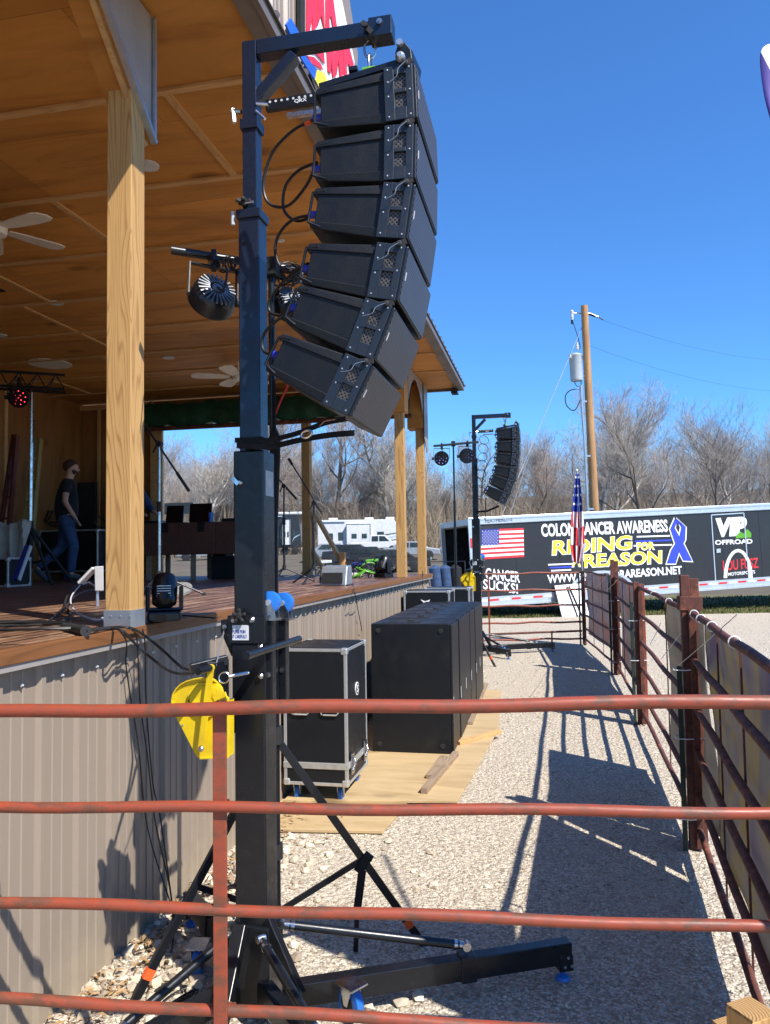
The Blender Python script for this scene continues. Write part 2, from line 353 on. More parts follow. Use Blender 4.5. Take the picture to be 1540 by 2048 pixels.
def struct(name, mb, mat, **k): return tag(part(name, mb, mat, None, **k), kind='structure')
def copy_tree(o, parent=None):
    c = o.copy(); COL.objects.link(c)
    if parent: c.parent = parent
    for ch in list(o.children): copy_tree(ch, c)
    return c
def arc(p, q, sag, n=10, side=(0,0,-1)):
    p, q = V(p), V(q); s_ = V(side)
    return [p.lerp(q, i/n) + s_*(sag*4*(i/n)*(1-i/n)) for i in range(n+1)]
def spline(pts, n=8):
    P = [V(p) for p in pts]; P = [P[0]*2-P[1]] + P + [P[-1]*2-P[-2]]; out = []
    for i in range(1, len(P)-2):
        for k in range(n):
            t = k/n; a, b, c, d = P[i-1], P[i], P[i+1], P[i+2]
            out.append(.5*((2*b)+(c-a)*t+(2*a-5*b+4*c-d)*t*t+(3*b-a-3*c+d)*t**3))
    out.append(P[-2]); return out
def letters(body, origin, udir, vdir, w, h, depth=.003, bold=0., shear=0., mat=None, parent=None, name='lettering', space=1.0):
    """built-in font turned into a mesh and fitted to a w x h rectangle standing on udir / vdir"""
    cu_ = bpy.data.curves.new('t', 'FONT'); cu_.body = body; cu_.size = 1; cu_.extrude = .02; cu_.offset = bold; cu_.space_character = space; cu_.resolution_u = 3
    ob = bpy.data.objects.new('t', cu_); COL.objects.link(ob)
    me = bpy.data.meshes.new_from_object(ob.evaluated_get(bpy.context.evaluated_depsgraph_get()))
    bpy.data.objects.remove(ob)
    xs = [v.co.x for v in me.vertices]; ys = [v.co.y for v in me.vertices]
    x0, x1, y0, y1 = min(xs), max(xs), min(ys), max(ys)
    u, v_ = V(udir).normalized(), V(vdir).normalized(); n_ = u.cross(v_)
    mb = MB()
    vs_ = []
    for v in me.vertices:
        a = (v.co.x-x0)/(x1-x0)*w; b = (v.co.y-y0)/(y1-y0)*h
        vs_.append(V(origin) + u*(a+shear*(b/h)*h) + v_*b + n_*(depth*(1 if v.co.z > 0 else 0)))
    mb.add(vs_, [tuple(p.vertices) for p in me.polygons]); bpy.data.meshes.remove(me)
    return part(name, mb, mat or M['textw'], parent)
exec_parts = []
# ------------------------------------------------------------------ setting
def sm(a, b, t):
    t = max(0, min(1, (t-a)/(b-a))); return t*t*(3-2*t)
def gh(x, y):
    z = 1.75*sm(25, 80, y) + 16*sm(105, 230, y) + 5*sm(20, 90, x-y*.25)*sm(60, 120, y)
    if y > 26: z += .25*math.sin(x*.11+1)*math.sin(y*.07)*sm(26, 60, y)
    return z
g = MB(); xs = [-600,-300,-160,-110]+[-80+4*i for i in range(41)]+[110,160,300,600]; ys = [-300,-60,-12]+[3*i for i in range(0, 20)]+[60+6*i for i in range(0, 32)]+[300,600]
for y in ys:
    for x in xs: g.v.append((x, y, gh(x, y)))
W_ = len(xs)
for j in range(len(ys)-1):
    for i in range(W_-1):
        g.f.append((j*W_+i, j*W_+i+1, (j+1)*W_+i+1, (j+1)*W_+i)); g.mi.append(1 if ys[j] > 29 else 0)
struct('ground', g, [M['grassbase'], M['hillm']])
g = MB(); N = 60; edge = []
rr = random.Random(3)
for i in range(N+1):
    x = -30+70*i/N; edge.append((x, 20.35+.27*x*(x > -2)+(-.5 if x < -2 else 0)+rr.uniform(-.12, .12), .005))
g.add([(-30,-12,.005), (40,-12,.005)]+edge[::-1], [tuple(range(N+3))]); struct('gravel_yard', g, M['gravel'])
# loose stones on the yard
_t = (1+5**.5)/2
ICO = [V(p).normalized() for p in ((-1,_t,0),(1,_t,0),(-1,-_t,0),(1,-_t,0),(0,-1,_t),(0,1,_t),(0,-1,-_t),(0,1,-_t),(_t,0,-1),(_t,0,1),(-_t,0,-1),(-_t,0,1))]
ICF = ((0,11,5),(0,5,1),(0,1,7),(0,7,10),(0,10,11),(1,5,9),(5,11,4),(11,10,2),(10,7,6),(7,1,8),(3,9,4),(3,4,2),(3,2,6),(3,6,8),(3,8,9),(4,9,5),(2,4,11),(6,2,10),(8,6,7),(9,8,1))
def scatter(nm, n, xr, yr, sr, mat, seed, fall=1., lift=.2, keep=None):
    q = random.Random(seed); mb = MB(); U = q.uniform
    for i in range(n):
        y = yr[0]+(yr[1]-yr[0])*q.random()**fall; x = U(*xr)
        if keep and not keep(x, y): continue
        s = sr[0]+(sr[1]-sr[0])*q.random()**3; a = U(0, 6.28); c, d = math.cos(a), math.sin(a); ex, ez = U(.75,1.35), U(.5,.85); z = .005+s*lift
        vs_ = []
        for p in ICO:
            k = s*U(.72, 1.18); u, v, t_ = p.x*k*ex, p.y*k, p.z*k*ez; vs_.append((x+u*c-v*d, y+u*d+v*c, z+t_))
        mb.add(vs_, ICF)
    tag(part(nm, mb, mat), kind='stuff')
scatter('gravel_stones', 34000, (-1.8, 2.4), (2.0, 9.5), (.003, .010), M['stone'], 1, 1.75)
scatter('gravel_stones', 12000, (-1.5, 9), (7, 20), (.005, .015), M['stone'], 5, 1.2)
scatter('rubble', 4200, (-1.8, -.35), (2.2, 4.5), (.006, .034), M['stone'], 2, 1.0, .25, keep=lambda x, y: rnd.random() < max(.03, 1-(x+1.8)/.9-(y-2.2)*.12))
q = random.Random(41); mb = MB()
for i in range(1500):
    x = -1.80+abs(q.gauss(0,.16)); y = q.uniform(2.2, 6.2); z = .012+q.uniform(0,.03); a = q.uniform(0,6.28); l = q.uniform(.006,.028); w2 = l*q.uniform(.08,.5)
    c, d = math.cos(a), math.sin(a); mb.add([(x-c*l,y-d*l,z),(x+d*w2,y-c*w2,z+.006),(x+c*l,y+d*l,z+q.uniform(-.004,.012)),(x-d*w2,y+c*w2,z+.004)], [(0,1,2,3)])
M['leaf'] = stonemat('dead_leaves', (.30,.19,.09), (.14,.085,.04))
tag(part('leaf_litter', mb, M['leaf']), kind='stuff')
# grass tufts
q = random.Random(9); mb = MB()
for i in range(26000):
    x = q.uniform(-4, 14); y0 = 20.4+.27*x*(x > -2); y = y0+q.random()**1.5*7; s = q.uniform(.03, .085); a = q.uniform(0, 6.28); z = gh(x, y)
    dx, dy = math.cos(a)*s*.22, math.sin(a)*s*.22; l = q.uniform(-.5, .5)*s
    mb.add([(x-dx,y-dy,z),(x+dx,y+dy,z),(x+l,y+l*.6,z+s)], [(0,1,2)])
tag(part('grass', mb, M['grass']), kind='stuff')

# ------------------------------------------------------------------ the stage building
st = thing('stage_building', (-4.6, 6, 0), 'open timber stage with plywood ceiling, wooden deck and ribbed beige steel skirting', 'stage')
DZ = 1.375; ZC = 4.24; XE = -1.23; YE = 11.35; XB = -7.55
def P(name, mb, mat, **k): return part(name, mb, mat, k.pop('parent', st), **k)
mb = MB().box((XB, -3, DZ-.045), (-1.80, 11.75, DZ)); P('deck', mb, M['deck'])
mb = MB().box((-1.80, -3, DZ-.052), (-1.765, 11.78, DZ+.001)); P('deck_edge_board', mb, M['stainw'], bevel=.003)
mb = MB().box((-1.826, -3, DZ-.075), (-1.772, 11.78, DZ-.053)); P('flashing', mb, M['trim'])
def ribbed(mb, y0, y1, x, z0, z1, out=.019, per=.2286, sgn=1):
    prof = []; y = y0
    while y < y1:
        for dy, dx in ((0,0),(.012,out),(.034,out),(.046,0),(.095,0),(.099,.004),(.109,.004),(.113,0),(.155,0),(.159,.004),(.169,.004),(.173,0)):
            if y+dy < y1: prof.append((y+dy, dx))
        y += per
    prof.append((y1, 0)); n = len(prof); vs_ = [(x+sgn*d, yy, z0) for yy, d in prof]+[(x+sgn*d, yy, z1) for yy, d in prof]
    return mb.add(vs_, [(i, i+1, i+1+n, i+n) for i in range(n-1)])
mb = ribbed(MB(), -3.0, 11.72, -1.83, 0.0, DZ-.062); P('steel_skirting', mb, M['beige'])
mb = MB(); y = -2.88
while y < 11.6: mb.lathe((-1.822, y+.02, 1.235), (1,0,0), [(0,.007),(.004,.007),(.004,.0045),(.010,.0035)], 8); y += .2286
P('screws', mb, M['white'])
mb = MB().box((-1.9, 11.70, 0), (-1.835, 11.74, DZ-.06)); mb.box((XB, 11.70, 0), (-1.9, 11.73, DZ-.06)); P('end_skirting', mb, M['beige'])
# ceiling, battens
mb = MB().box((XB-.1, -1.5, ZC), (XE-.04, 11.8, ZC+.018)); P('ceiling', mb, M['ply'])
ylines = [-1.3+0.975*k for k in range(13)]
yoff = 3.76 - ylines[5]
ylines = [y+yoff for y in ylines if y+yoff < 11.3]
for y in ylines: P('ceiling_batten', MB().box((XB, y-.022, ZC-.018), (XE-.05, y+.022, ZC-.001)), M['lumber'])
q = random.Random(4)
for i, y in enumerate(ylines[:-1]):
    for x in [(-2.35 if i % 2 else -3.05)-2.44*k+.35*((i*7) % 3-1) for k in range(-1, 3)]:
        if XB < x < XE-.1: P('ceiling_seam_batten', MB().box((x-.022, y+.022, ZC-.0165), (x+.022, ylines[i+1]-.022, ZC-.001)), M['lumbery'])
# eave: fascia, drip trim, ribbed roof edge
mb = MB().box((XE-.03, -1.5, ZC-.04), (XE, 11.85, ZC+.025)).box((XE-.12, -1.5, ZC-.028), (XE-.036, 11.82, ZC-.003)); P('eave_fascia', mb, M['fascia'])
mb = MB().box((XB, 11.803, ZC-.04), (XE-.036, 11.84, ZC+.04)); P('end_fascia', mb, M['fascia'])
mb = MB(); mb.hexa([(XE+.015,-1.5,ZC+.027),(XE+.015,11.9,ZC+.027),(-4.6,11.9,5.6),(-4.6,-1.5,5.6),(XE+.015,-1.5,ZC+.035),(XE+.015,11.9,ZC+.035),(-4.6,11.9,5.62),(-4.6,-1.5,5.62)])
mb.hexa([(-4.6,-1.5,5.6),(-4.6,11.9,5.6),(XB-.5,11.9,ZC+.1),(XB-.5,-1.5,ZC+.1),(-4.6,-1.5,5.62),(-4.6,11.9,5.62),(XB-.5,11.9,ZC+.13),(XB-.5,-1.5,ZC+.13)])
y = -1.4
while y < 11.9:
    mb.beam((XE+.02, y, ZC+.042), (XE-1.2, y, ZC+.042+1.2*.38), .03, .022); y += .2286
P('metal_roof', mb, M['fascia'])
mb = MB().box((XE-.18, 11.62, ZC-.11), (XE-.08, 11.8, ZC-.051)); P('gutter_end', mb, M['glass'])
# walls
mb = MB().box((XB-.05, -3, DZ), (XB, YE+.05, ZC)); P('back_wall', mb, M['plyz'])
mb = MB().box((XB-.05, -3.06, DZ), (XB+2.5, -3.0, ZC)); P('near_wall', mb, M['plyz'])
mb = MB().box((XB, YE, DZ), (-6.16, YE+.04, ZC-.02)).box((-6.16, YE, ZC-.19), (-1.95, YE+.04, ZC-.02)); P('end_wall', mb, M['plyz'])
mb = MB()
for x in (-7.2, -6.62, -6.25): mb.box((x-.02, YE-.04, DZ), (x+.02, YE-.002, ZC-.02))
mb.box((-6.23, YE-.1, DZ), (-6.03, YE-.045, ZC-.2)); mb.box((XB+.01, YE-.05, ZC-.11), (-6.3, YE-.041, ZC-.03))
P('wall_studs', mb, M['lumber'])
mb = MB().box((-6.1, YE-.12, ZC-.20), (-2.0, YE-.05, ZC-.12)); P('header_board', mb, M['lumber'])
mb = MB()
for y in [1+1.22*k for k in range(8)]: mb.box((XB+.001, y-.03, DZ), (XB+.02, y+.03, ZC-.02))
P('wall_battens', mb, M['lumber'])
mb = MB().box((-6.9, 5.2, ZC-.012), (-5.0, 6.3, ZC-.0005)); P('ceiling_hatch', mb, M['tee'])
for i, (a, b, r_) in enumerate([(112,605,.075),(0,670,.075),(337,715,.075),(295,330,.075),(535,572,.075),(562,480,.03),(100,727,.27),(10,780,.06)]):
    p = onz(a, b, ZC); mb = MB().lathe((p.x, p.y, ZC-.001), (0,0,-1), [(0, r_), (.008, r_), (.011, r_*.86), (.003, r_*.8)], 24)
    P('recessed_light', mb, M['offwhite'] if i != 6 else M['fan'], smooth=True)
# posts
def post(x0, x1, y0, y1, z1, nm='post', base=True):
    o = P(nm, MB().box((x0, y0, DZ), (x1, y1, z1)), M['post'], bevel=.004)
    if base:
        b = MB().box((x0-.004, y0-.004, DZ), (x1+.004, y1+.004, DZ+.075))
        for u in (.03, .075, .12): b.disc((x0+u, y0-.005, DZ+.05), (0,1,0), .004, .004, 8)
        part('post_bracket', b, M['galv'], o)
post(-1.892, -1.772, 3.03, 3.145, ZC-.02)
for x, y in ((-1.955, 9.87), (-1.925, 11.34)): post(x, x+.12, y, y+.12, ZC-.02, base=False)
post(-3.73, -3.60, 11.36, 11.49, ZC-.2, base=False)
o = P('diagonal_brace', MB().beam((-3.55, 11.42, 2.35), (-3.0, 11.42, DZ), .05, .13, (0,1,0)).beam((-3.6,11.47,DZ+.4),(-3.38,11.47,DZ),.04,.09,(0,1,0)).box((-3.12,11.30,DZ),(-3.04,11.38,DZ+.35)), M['lumber'])
# arched beam ends over the posts
def gusset(poly, x0, x1, nm):
    o = P(nm, MB().prism([(x1, p[0], p[1]) for p in poly], (1,0,0), x0-x1, -.001), M['ply'])
    return o
A_ = onx(306, 287, -1.765); B_ = onx(204, 0, -1.765); C_ = onx(306, 18, -1.765)
s_ = (B_.z-A_.z)/(B_.y-A_.y); ytop = A_.y + (ZC-.02-A_.z)/s_
poly = [(A_.y, A_.z), (A_.y, ZC-.02), (ytop, ZC-.02)]
gusset(poly, -1.915, -1.776, 'plywood_beam_end')
mb = MB().prism([(-1.775, a+(.012 if i == 0 else 0), b) for i, (a, b) in enumerate(poly)], (1,0,0), 0, .008)
g2 = P('siding_panel', mb, M['trim'])
mb = MB().beam((-1.757, A_.y, A_.z), (-1.757, ytop, ZC-.02), .022, .03, (1,0,0)).beam((-1.757, A_.y, A_.z), (-1.757, A_.y, ZC-.02), .02, .012, (1,0,0)); P('panel_trim', mb, M['galv'])
mb = MB().beam((-1.80, A_.y-.01, A_.z-.012), (-1.80, ytop, ZC-.033), .03, .02, (1,0,0)); P('beam_end_lumber', mb, M['lumbery'])
for y, ya, yb in ((9.92, 9.80, 10.10), (11.4, 11.25, 11.6)):
    P('plywood_post_wrap', MB().box((-2.03, ya, 3.55), (-1.80, ya+.26, ZC-.02)), M['ply'])
pts = [(10.07, ZC-.02), (10.07, 3.75)] + [(10.07+1.18*t, 3.72+.42*math.sin(math.pi*t)**.6) for t in (.05,.12,.25,.4,.5,.6,.75,.88,.95)] + [(11.24, 3.75), (11.24, ZC-.02)]
P('arched_panel', MB().prism([(-1.80, a, b) for a, b in pts], (1,0,0), 0, .01), M['trim'])
P('corner_panel', MB().prism([(-1.785, 11.28, ZC-.02), (-1.785, 11.28, 3.4), (-1.785, 11.5, 3.2), (-1.785, 11.6, 3.25), (-1.785, 11.6, ZC-.02)], (1,0,0), 0, .012), M['trim'])
# sign gable standing above the eave
GX = -1.30
wall = [onx(a, b, GX) for a, b in ((500,-160),(640,-160),(690,-60),(716,110),(712,168),(640,205),(560,60))]
wall = [V((GX, p.y, max(p.z, ZC+.05))) for p in wall]
P('sign_gable', MB().prism(wall, (1,0,0), -.12, 0), M['beige'])
mb = MB(); ribbed(mb, wall[0].y, onx(612, 0, GX).y, GX+.002, ZC+.16, 5.9, .02); P('gable_siding', mb, M['beige'])
# the painted sign
sx = GX+.03
sg = thing('roof_sign', (sx, 4.6, ZC+.3), 'white sign board with tall red letters and blue swoosh above the eave', 'sign')
def PX(pts, x=sx): return [onx(a, b, x) for a, b in pts]
part('sign_board', MB().prism(PX([(607,-120),(668,-90),(684,0),(709,122),(706,158),(640,183),(607,95)]), (1,0,0), -.02, 0), M['textw'], sg)
part('sign_edge', MB().prism(PX([(600,-120),(609,-120),(609,100),(600,85)]), (1,0,0), -.02, .004), M['tee'], sg)
part('blue_arrow', MB().prism(PX([(569,50),(579,37),(600,75),(606,110),(652,165),(641,184),(600,118)], sx+.006), (1,0,0), 0, .01), M['signblue'], sg)
part('yellow_patch', MB().prism(PX([(634,140),(648,146),(657,172),(640,180),(630,160)], sx+.018), (1,0,0), 0, .004), M['texty'], sg)
red = [[(612,-90),(632,-90),(632,55),(624,62),(624,30),(618,62),(612,70)], [(634,-80),(645,-60),(648,60),(641,30),(634,52)],
       [(651,-50),(660,-40),(673,58),(666,60),(661,32),(657,36),(658,62),(651,62)], [(661,-60),(668,-50),(681,55),(675,58)]]
part('red_letter', MB().prism(PX(red[0], sx+.004), (1,0,0), 0, .006), M['signred'], sg)
part('red_letter', MB().prism(PX(red[1], sx+.004), (1,0,0), 0, .006), M['signred'], sg)
part('red_letter', MB().prism(PX(red[2], sx+.004), (1,0,0), 0, .006), M['signred'], sg)
low = [[(612,76),(640,72),(646,100),(648,128),(640,118),(630,106),(614,102)], [(652,78),(661,74),(668,110),(674,74),(683,76),(686,150),(679,154),(676,118),(672,150),(665,156),(661,122),(660,148),(655,142)],
       [(684,72),(693,78),(706,128),(705,150),(699,152),(697,128),(692,130),(693,154),(688,150)], [(613,112),(626,114),(640,128),(645,140),(634,134),(620,126)]]
for l in low: part('red_letter', MB().prism(PX(l, sx+.004), (1,0,0), 0, .006), M['signred'], sg)

# ------------------------------------------------------------------ hung, leaning and standing on the stage
mb = MB(); n = 40
x0, x1 = -6.25, -1.98
rings = []
for i in range(n+1):
    x = x0+(x1-x0)*i/n; q1 = .02*math.sin(i*1.9)+.012*math.sin(i*.7)
    rings.append([(x, YE-.28+dy+q1*.6, z+q1) for dy, z in ((.1,4.12),(-.04,4.1),(-.1,3.98),(-.105,3.84),(-.06,3.75),(.06,3.74),(.12,3.86),(.12,4.05))])
vs_ = [p for r_ in rings for p in r_]; fs = [(i*8+k, i*8+(k+1) % 8, (i+1)*8+(k+1) % 8, (i+1)*8+k) for i in range(n) for k in range(8)]
fs += [tuple(range(7,-1,-1)), tuple(range(n*8, n*8+8))]
tp = thing('rolled_tarpaulin', (-4.1, YE-.28, 3.7), 'rolled up dark green tarpaulin above the open end of the stage', 'tarpaulin')
part('tarp_roll', MB().add(vs_, fs), M['green'], tp, smooth=True)
part('roll_bar', MB().tube([(x0-.02, YE-.29, 3.715), (x1+.05, YE-.29, 3.71)], .035, 10), M['rust'], tp)

def fan_(c, lab, ang, L=.62):
    f = thing('ceiling_fan', c, lab, 'ceiling fan', 'ceiling fans on the stage')
    c = V(c); part('downrod', MB().tube([c+V((0,0,.02)), (c.x, c.y, ZC-.02)], .012), M['fan'], f)
    part('motor_housing', MB().lathe(c, (0,0,1), [(-.06,.03),(-.05,.08),(.0,.09),(.04,.06),(.05,.02)], 20), M['fan'], f, smooth=True)
    for k in range(5):
        a = ang+k*2*math.pi/5; d = V((math.cos(a), math.sin(a), 0)); s = V((-d.y, d.x, 0)); pr = [(.12,.035),(.2,.055),(.42,.075),(.58,.075),(.64,.055),(.665,.0),(.64,-.055),(.58,-.07),(.42,-.065),(.2,-.05),(.12,-.035)]
        pl = [c+d*(u*L/.66)+s*v*1.25+V((0,0,-.012+v*.16)) for u, v in pr]
        part('blade', MB().prism(pl, (0,0,1), 0, .008), M['fan'], f)
p = onz(-12, 455, 4.0); e_ = onz(92, 428, 4.0)
fan_((p.x, p.y, 4.0), 'cream ceiling fan nearest the camera, cut by the left frame edge', math.atan2(e_.y-p.y, e_.x-p.x), (e_-p).length)
fan_((-3.9, 9.3, 4.02), 'cream ceiling fan hanging far back, near the green tarpaulin roll', R(-12), .6)

# mixing desk: brown laminate road boxes on a dark bench
dk = thing('mixing_desk', (-4.3, 9.9, DZ), 'long brown laminated desk across the rear of the stage', 'desk')
dx0 = ony(286, 1060, 9.8).x; dx1 = ony(505, 1060, 9.8).x
mb = MB(); wd = (dx1-dx0)/3
for i in range(3): mb.box((dx0+i*wd, 9.8, 1.72), (dx0+(i+1)*wd-.008, 10.5, 2.16))
part('desk_box', mb, M['tabw'], dk, bevel=.006)
for i in range(3):
    x = dx0+(i+.62)*wd; part('corner_catch', MB().box((x-.05, 9.785, 2.03), (x+.05, 9.8, 2.165)), M['tee'], dk, bevel=.01)
for x in (dx0+.05, dx0+.72, dx1-.06):
    for y in (9.85, 10.4): part('leg', MB().box((x-.03, y, DZ), (x+.03, y+.05, 1.72)), M['oldwood'], dk)
one('amplifier_rack', MB().box((dx0+.95, 9.95, DZ), (dx1-.15, 10.4, 1.69)), M['tee'], 'low black amplifier rack under the brown desk', 'rack', bevel=.01)
for i, (a, b, lab) in enumerate(((338, 372, 'smaller open laptop screen on the brown desk, left one'), (384, 428, 'wider open laptop screen on the brown desk, right one'))):
    xa, xb = ony(a, 1020, 10.1).x, ony(b, 1020, 10.1).x
    t = thing('laptop', ((xa+xb)/2, 10.0, 2.162), lab, 'laptop')
    part('screen', MB().hexa([(xa,10.0,2.18),(xb,10.0,2.18),(xb,10.02,2.18),(xa,10.02,2.18),(xa-.03,10.1,2.42+.02*i),(xb-.03,10.1,2.42+.02*i),(xb-.03,10.12,2.42+.02*i),(xa-.03,10.12,2.42+.02*i)]), M['screen'], t)
    part('keyboard_base', MB().box((xa, 10.02, 2.163), (xb, 10.26, 2.18)), M['black'], t)
x = ony(423, 1038, 9.95).x; one('drinks_cup', MB().lathe((x, 9.93, 2.162), (0,0,1), [(0,.028),(.13,.036),(.135,.034)], 14), M['bluewheel'], 'blue drinks cup beside the wider laptop', 'cup')
x = ony(360, 1100, 9.86).x
one('sound_console', MB().box((ony(287,1040,10.2).x, 10.0, 2.163), (ony(330,1040,10.2).x, 10.4, 2.21)), M['black'], 'low black sound console at the left end of the desk', 'mixer', bevel=.008)
x = ony(314, 1010, 10.6).x
one('paper_sheets', MB().box((x-.22, YE-.115, 2.37), (x+.28, YE-.108, 2.55)), M['offwhite'], 'row of white sheets pinned to the end wall behind the desk', 'papers')
x = ony(470, 1042, 9.9).x; one('small_mixer', MB().box((x-.2, 9.9, 2.163), (x+.12, 10.15, 2.21)), M['black'], 'small black mixer on the right end of the desk', 'mixer', bevel=.006)

def mic_stand(base, top, b0, b1, lab, silver=False, r0=.34):
    bx, by = base; t = thing('microphone_stand', (bx, by, DZ), lab, 'microphone stand', 'microphone stands on the stage')
    tz = V(top)
    part('pole', MB().tube([(bx, by, DZ+.16), (bx, by, DZ+.7)], .013, 10).tube([(bx, by, DZ+.68), tz], .010, 10), M['chrome'] if silver else M['black'], t, smooth=True)
    part('height_clutch', MB().tube([(bx, by, DZ+.66), (bx, by, DZ+.74)], .019, 10), M['rubber'], t); part('leg_hub', MB().tube([(bx,by,DZ+.14),(bx,by,DZ+.2)], .022, 10), M['rubber'], t)
    part('boom_arm', MB().tube([b0, b1], .008, 8).tube([V(b0), V(b0).lerp(V(b1), .12)], .015, 8), M['black'], t)
    part('boom_clutch', MB().disc(tz, (0,1,0), .024, .04, 12).beam(tz+V((0,-.03,0)), tz+V((-.04,-.03,-.07)), .01, .012), M['black'], t)
    part('microphone_clip', MB().tube([V(b1)+(V(b0)-V(b1)).normalized()*.18, V(b1)], .013, 8), M['rubber'], t)
    for k in range(3):
        a = .5+k*2*math.pi/3; e = (bx+math.cos(a)*r0, by+math.sin(a)*r0, DZ+.012)
        l = part('leg', MB().tube([(bx, by, DZ+.17), e], .009, 8).tube([(bx,by,DZ+.06), V((bx,by,DZ+.17)).lerp(V(e), .5)], .006, 6), M['black'], t)
        part('rubber_foot', MB().lathe(e, (0,0,1), [(-.011,.016),(.01,.013)], 10), M['rubber'], l)
Y1 = 5.5
mic_stand((onx(322,1060,-2.97).x, Y1), ony(319, 888, Y1), ony(289, 848, Y1), ony(378, 982, Y1), 'microphone stand with silver pole and boom pointing down, just right of the lit wooden post', True)
mic_stand((ony(568,1060,8.4).x, 8.4), ony(568, 972, 8.4), ony(546, 946, 8.4), ony(593, 998, 8.4), 'black microphone stand just right of the blue tower mast')
mic_stand((ony(627,1060,8.0).x, 8.0), ony(628, 1006, 8.0), ony(577, 917, 8.0), ony(643, 1024, 8.0), 'black microphone stand with long boom raised to the left, in front of the diagonal brace')

# stage monitor wedge, connector boxes
p = onz(665, 1172, DZ)
t = thing('stage_monitor', (p.x, p.y, DZ), 'small grey stage monitor lying near the deck edge', 'stage monitor')
x, y = p.x, p.y
part('cabinet', MB().prism([(x-.13,y,DZ+.002),(x-.13,y+.26,DZ+.002),(x-.13,y+.22,DZ+.2),(x-.13,y+.06,DZ+.19)], (1,0,0), 0, .27), M['galv'], t, bevel=.012)
part('opening', MB().prism([(x-.14,y-.004,DZ+.03),(x-.14,y+.2,DZ+.03),(x-.14,y+.18,DZ+.16),(x-.14,y+.05,DZ+.16)], (1,0,0), 0, .012).box((x-.1,y-.012,DZ+.03),(x+.1,y+.02,DZ+.13)), M['rubber'], t)
p = onz(712, 1152, DZ); one('cable_box', MB().box((p.x-.14,p.y,DZ),(p.x+.1,p.y+.1,DZ+.045)), M['offwhite'], 'small pale cable connector box on the deck beside the monitor', 'connector', bevel=.01)
# heap of gear at the far corner of the deck
def heap(cx, cy, n, rr_, seed, z=DZ, r_=.008, zz=.25):
    q = random.Random(seed); mb = MB()
    for i in range(n):
        c = V((cx+q.uniform(-rr_, rr_), cy+q.uniform(-.3, .3), z+q.uniform(.02, zz*.6))); a = V((q.uniform(-1,1), q.uniform(-1,1), q.uniform(-.6,1))).normalized()
        torus(mb, c+V((0,0,.03)), a, q.uniform(.05, .14), r_*.8, 14, 5)
    return mb
one('cable_heap', heap(-2.35, 10.1, 20, .38, 4), M['cable'], 'tangled heap of black cables and frames at the far deck corner', 'cables')
one('green_hose', heap(-2.32, 9.85, 3, .12, 8, DZ, .018, .2), M['lime'], 'bright lime green coil among the cables at the far deck corner', 'hose')
one('flight_case_small', MB().box((-5.05, 10.8, DZ), (-4.75, 11.1, DZ+.72)), M['tee'], 'narrow black speaker cabinet standing between mast and second microphone stand', 'speaker', bevel=.01)

# moving head light near the post, and its far twin
def moving_head(c, rot, lab, s=1.):
    t = thing('moving_head_light', c, lab, 'stage light', 'moving head lights on the deck edge'); c = V(c)
    def T(p): p = V(p)*s; return c+V((p.x*math.cos(rot)-p.y*math.sin(rot), p.x*math.sin(rot)+p.y*math.cos(rot), p.z))
    def BX(a, b): 
        x0,y0,z0 = a; x1,y1,z1 = b; return [T(k) for k in [(x0,y0,z0),(x1,y0,z0),(x1,y1,z0),(x0,y1,z0),(x0,y0,z1),(x1,y0,z1),(x1,y1,z1),(x0,y1,z1)]]
    b = part('base', MB().hexa(BX((-.12,-.1,.012),(.12,.1,.085))), M['black'], t, bevel=.01)
    part('display', MB().hexa(BX((-.07,-.104,.03),(.02,-.1005,.065))), M['screen'], b)
    part('yoke', MB().hexa(BX((-.135,-.05,.085),(-.105,.05,.27))).hexa(BX((.105,-.05,.085),(.135,.05,.27))).hexa(BX((-.135,-.05,.085),(.135,.05,.11))), M['black'], t, bevel=.008)
    hd = (T((0,.05,.25))-T((0,0,.25)) + V((0,0,.02))).normalized()
    h = part('head', MB().lathe(T((0,0,.235)), V((hd.x*.5, hd.y*.5, .85)), [(-.13*s,.05*s),(-.1*s,.088*s),(.05*s,.095*s),(.1*s,.085*s),(.12*s,.07*s)], 18), M['black'], t, smooth=True)
    mb = MB()
    for k in range(5): mb.hexa(BX((-.05,-.100,.20+.018*k),(.05,-.085,.206+.018*k)))
    part('cooling_fins', mb, M['galv'], h)
p = onz(312, 1248, DZ); moving_head((p.x, p.y+.08, DZ), R(25), 'black moving head light on its base just right of the nearest wooden post', .62)
moving_head((-2.05, 9.5, DZ), R(-30), 'small black moving head light at the far deck corner, left of the far posts', .8)
p = onz(360, 1190, DZ)
one('silver_disc', MB().lathe((p.x, p.y, DZ+.03), (.1,-.5,1), [(-.01,.05),(.01,.10),(.03,.10),(.04,.02)], 18), M['alu'], 'small silver lamp head lying on the deck right of the moving light', 'lamp', smooth=True)

# white floodlight behind the post
p = onz(182, 1212, DZ)
t = thing('floodlight', (p.x, p.y, DZ), 'small white folding floodlight propped left of the nearest wooden post', 'floodlight')
Yf = p.y
part('front_panel', MB().hexa([ony(a, b, y) for a, b, y in ((190,1182,Yf-.02),(207,1182,Yf-.02),(207,1182,Yf+.02),(190,1182,Yf+.02),(189,1133,Yf-.02),(207,1132,Yf-.02),(207,1132,Yf+.02),(189,1133,Yf+.02))]), M['white'], t, bevel=.004)
part('side_flap', MB().beam(ony(161,1166,Yf), ony(190,1136,Yf), .06, .018, (0,0,1)), M['white'], t, bevel=.003)
part('bracket', MB().tube([ony(165,1168,Yf), ony(178,1164,Yf+.03), ony(190,1172,Yf+.02)], .006), M['galv'], t)
part('foot', MB().tube([ony(195,1180,Yf), (ony(195,1180,Yf).x, Yf, DZ)], .01), M['galv'], t)

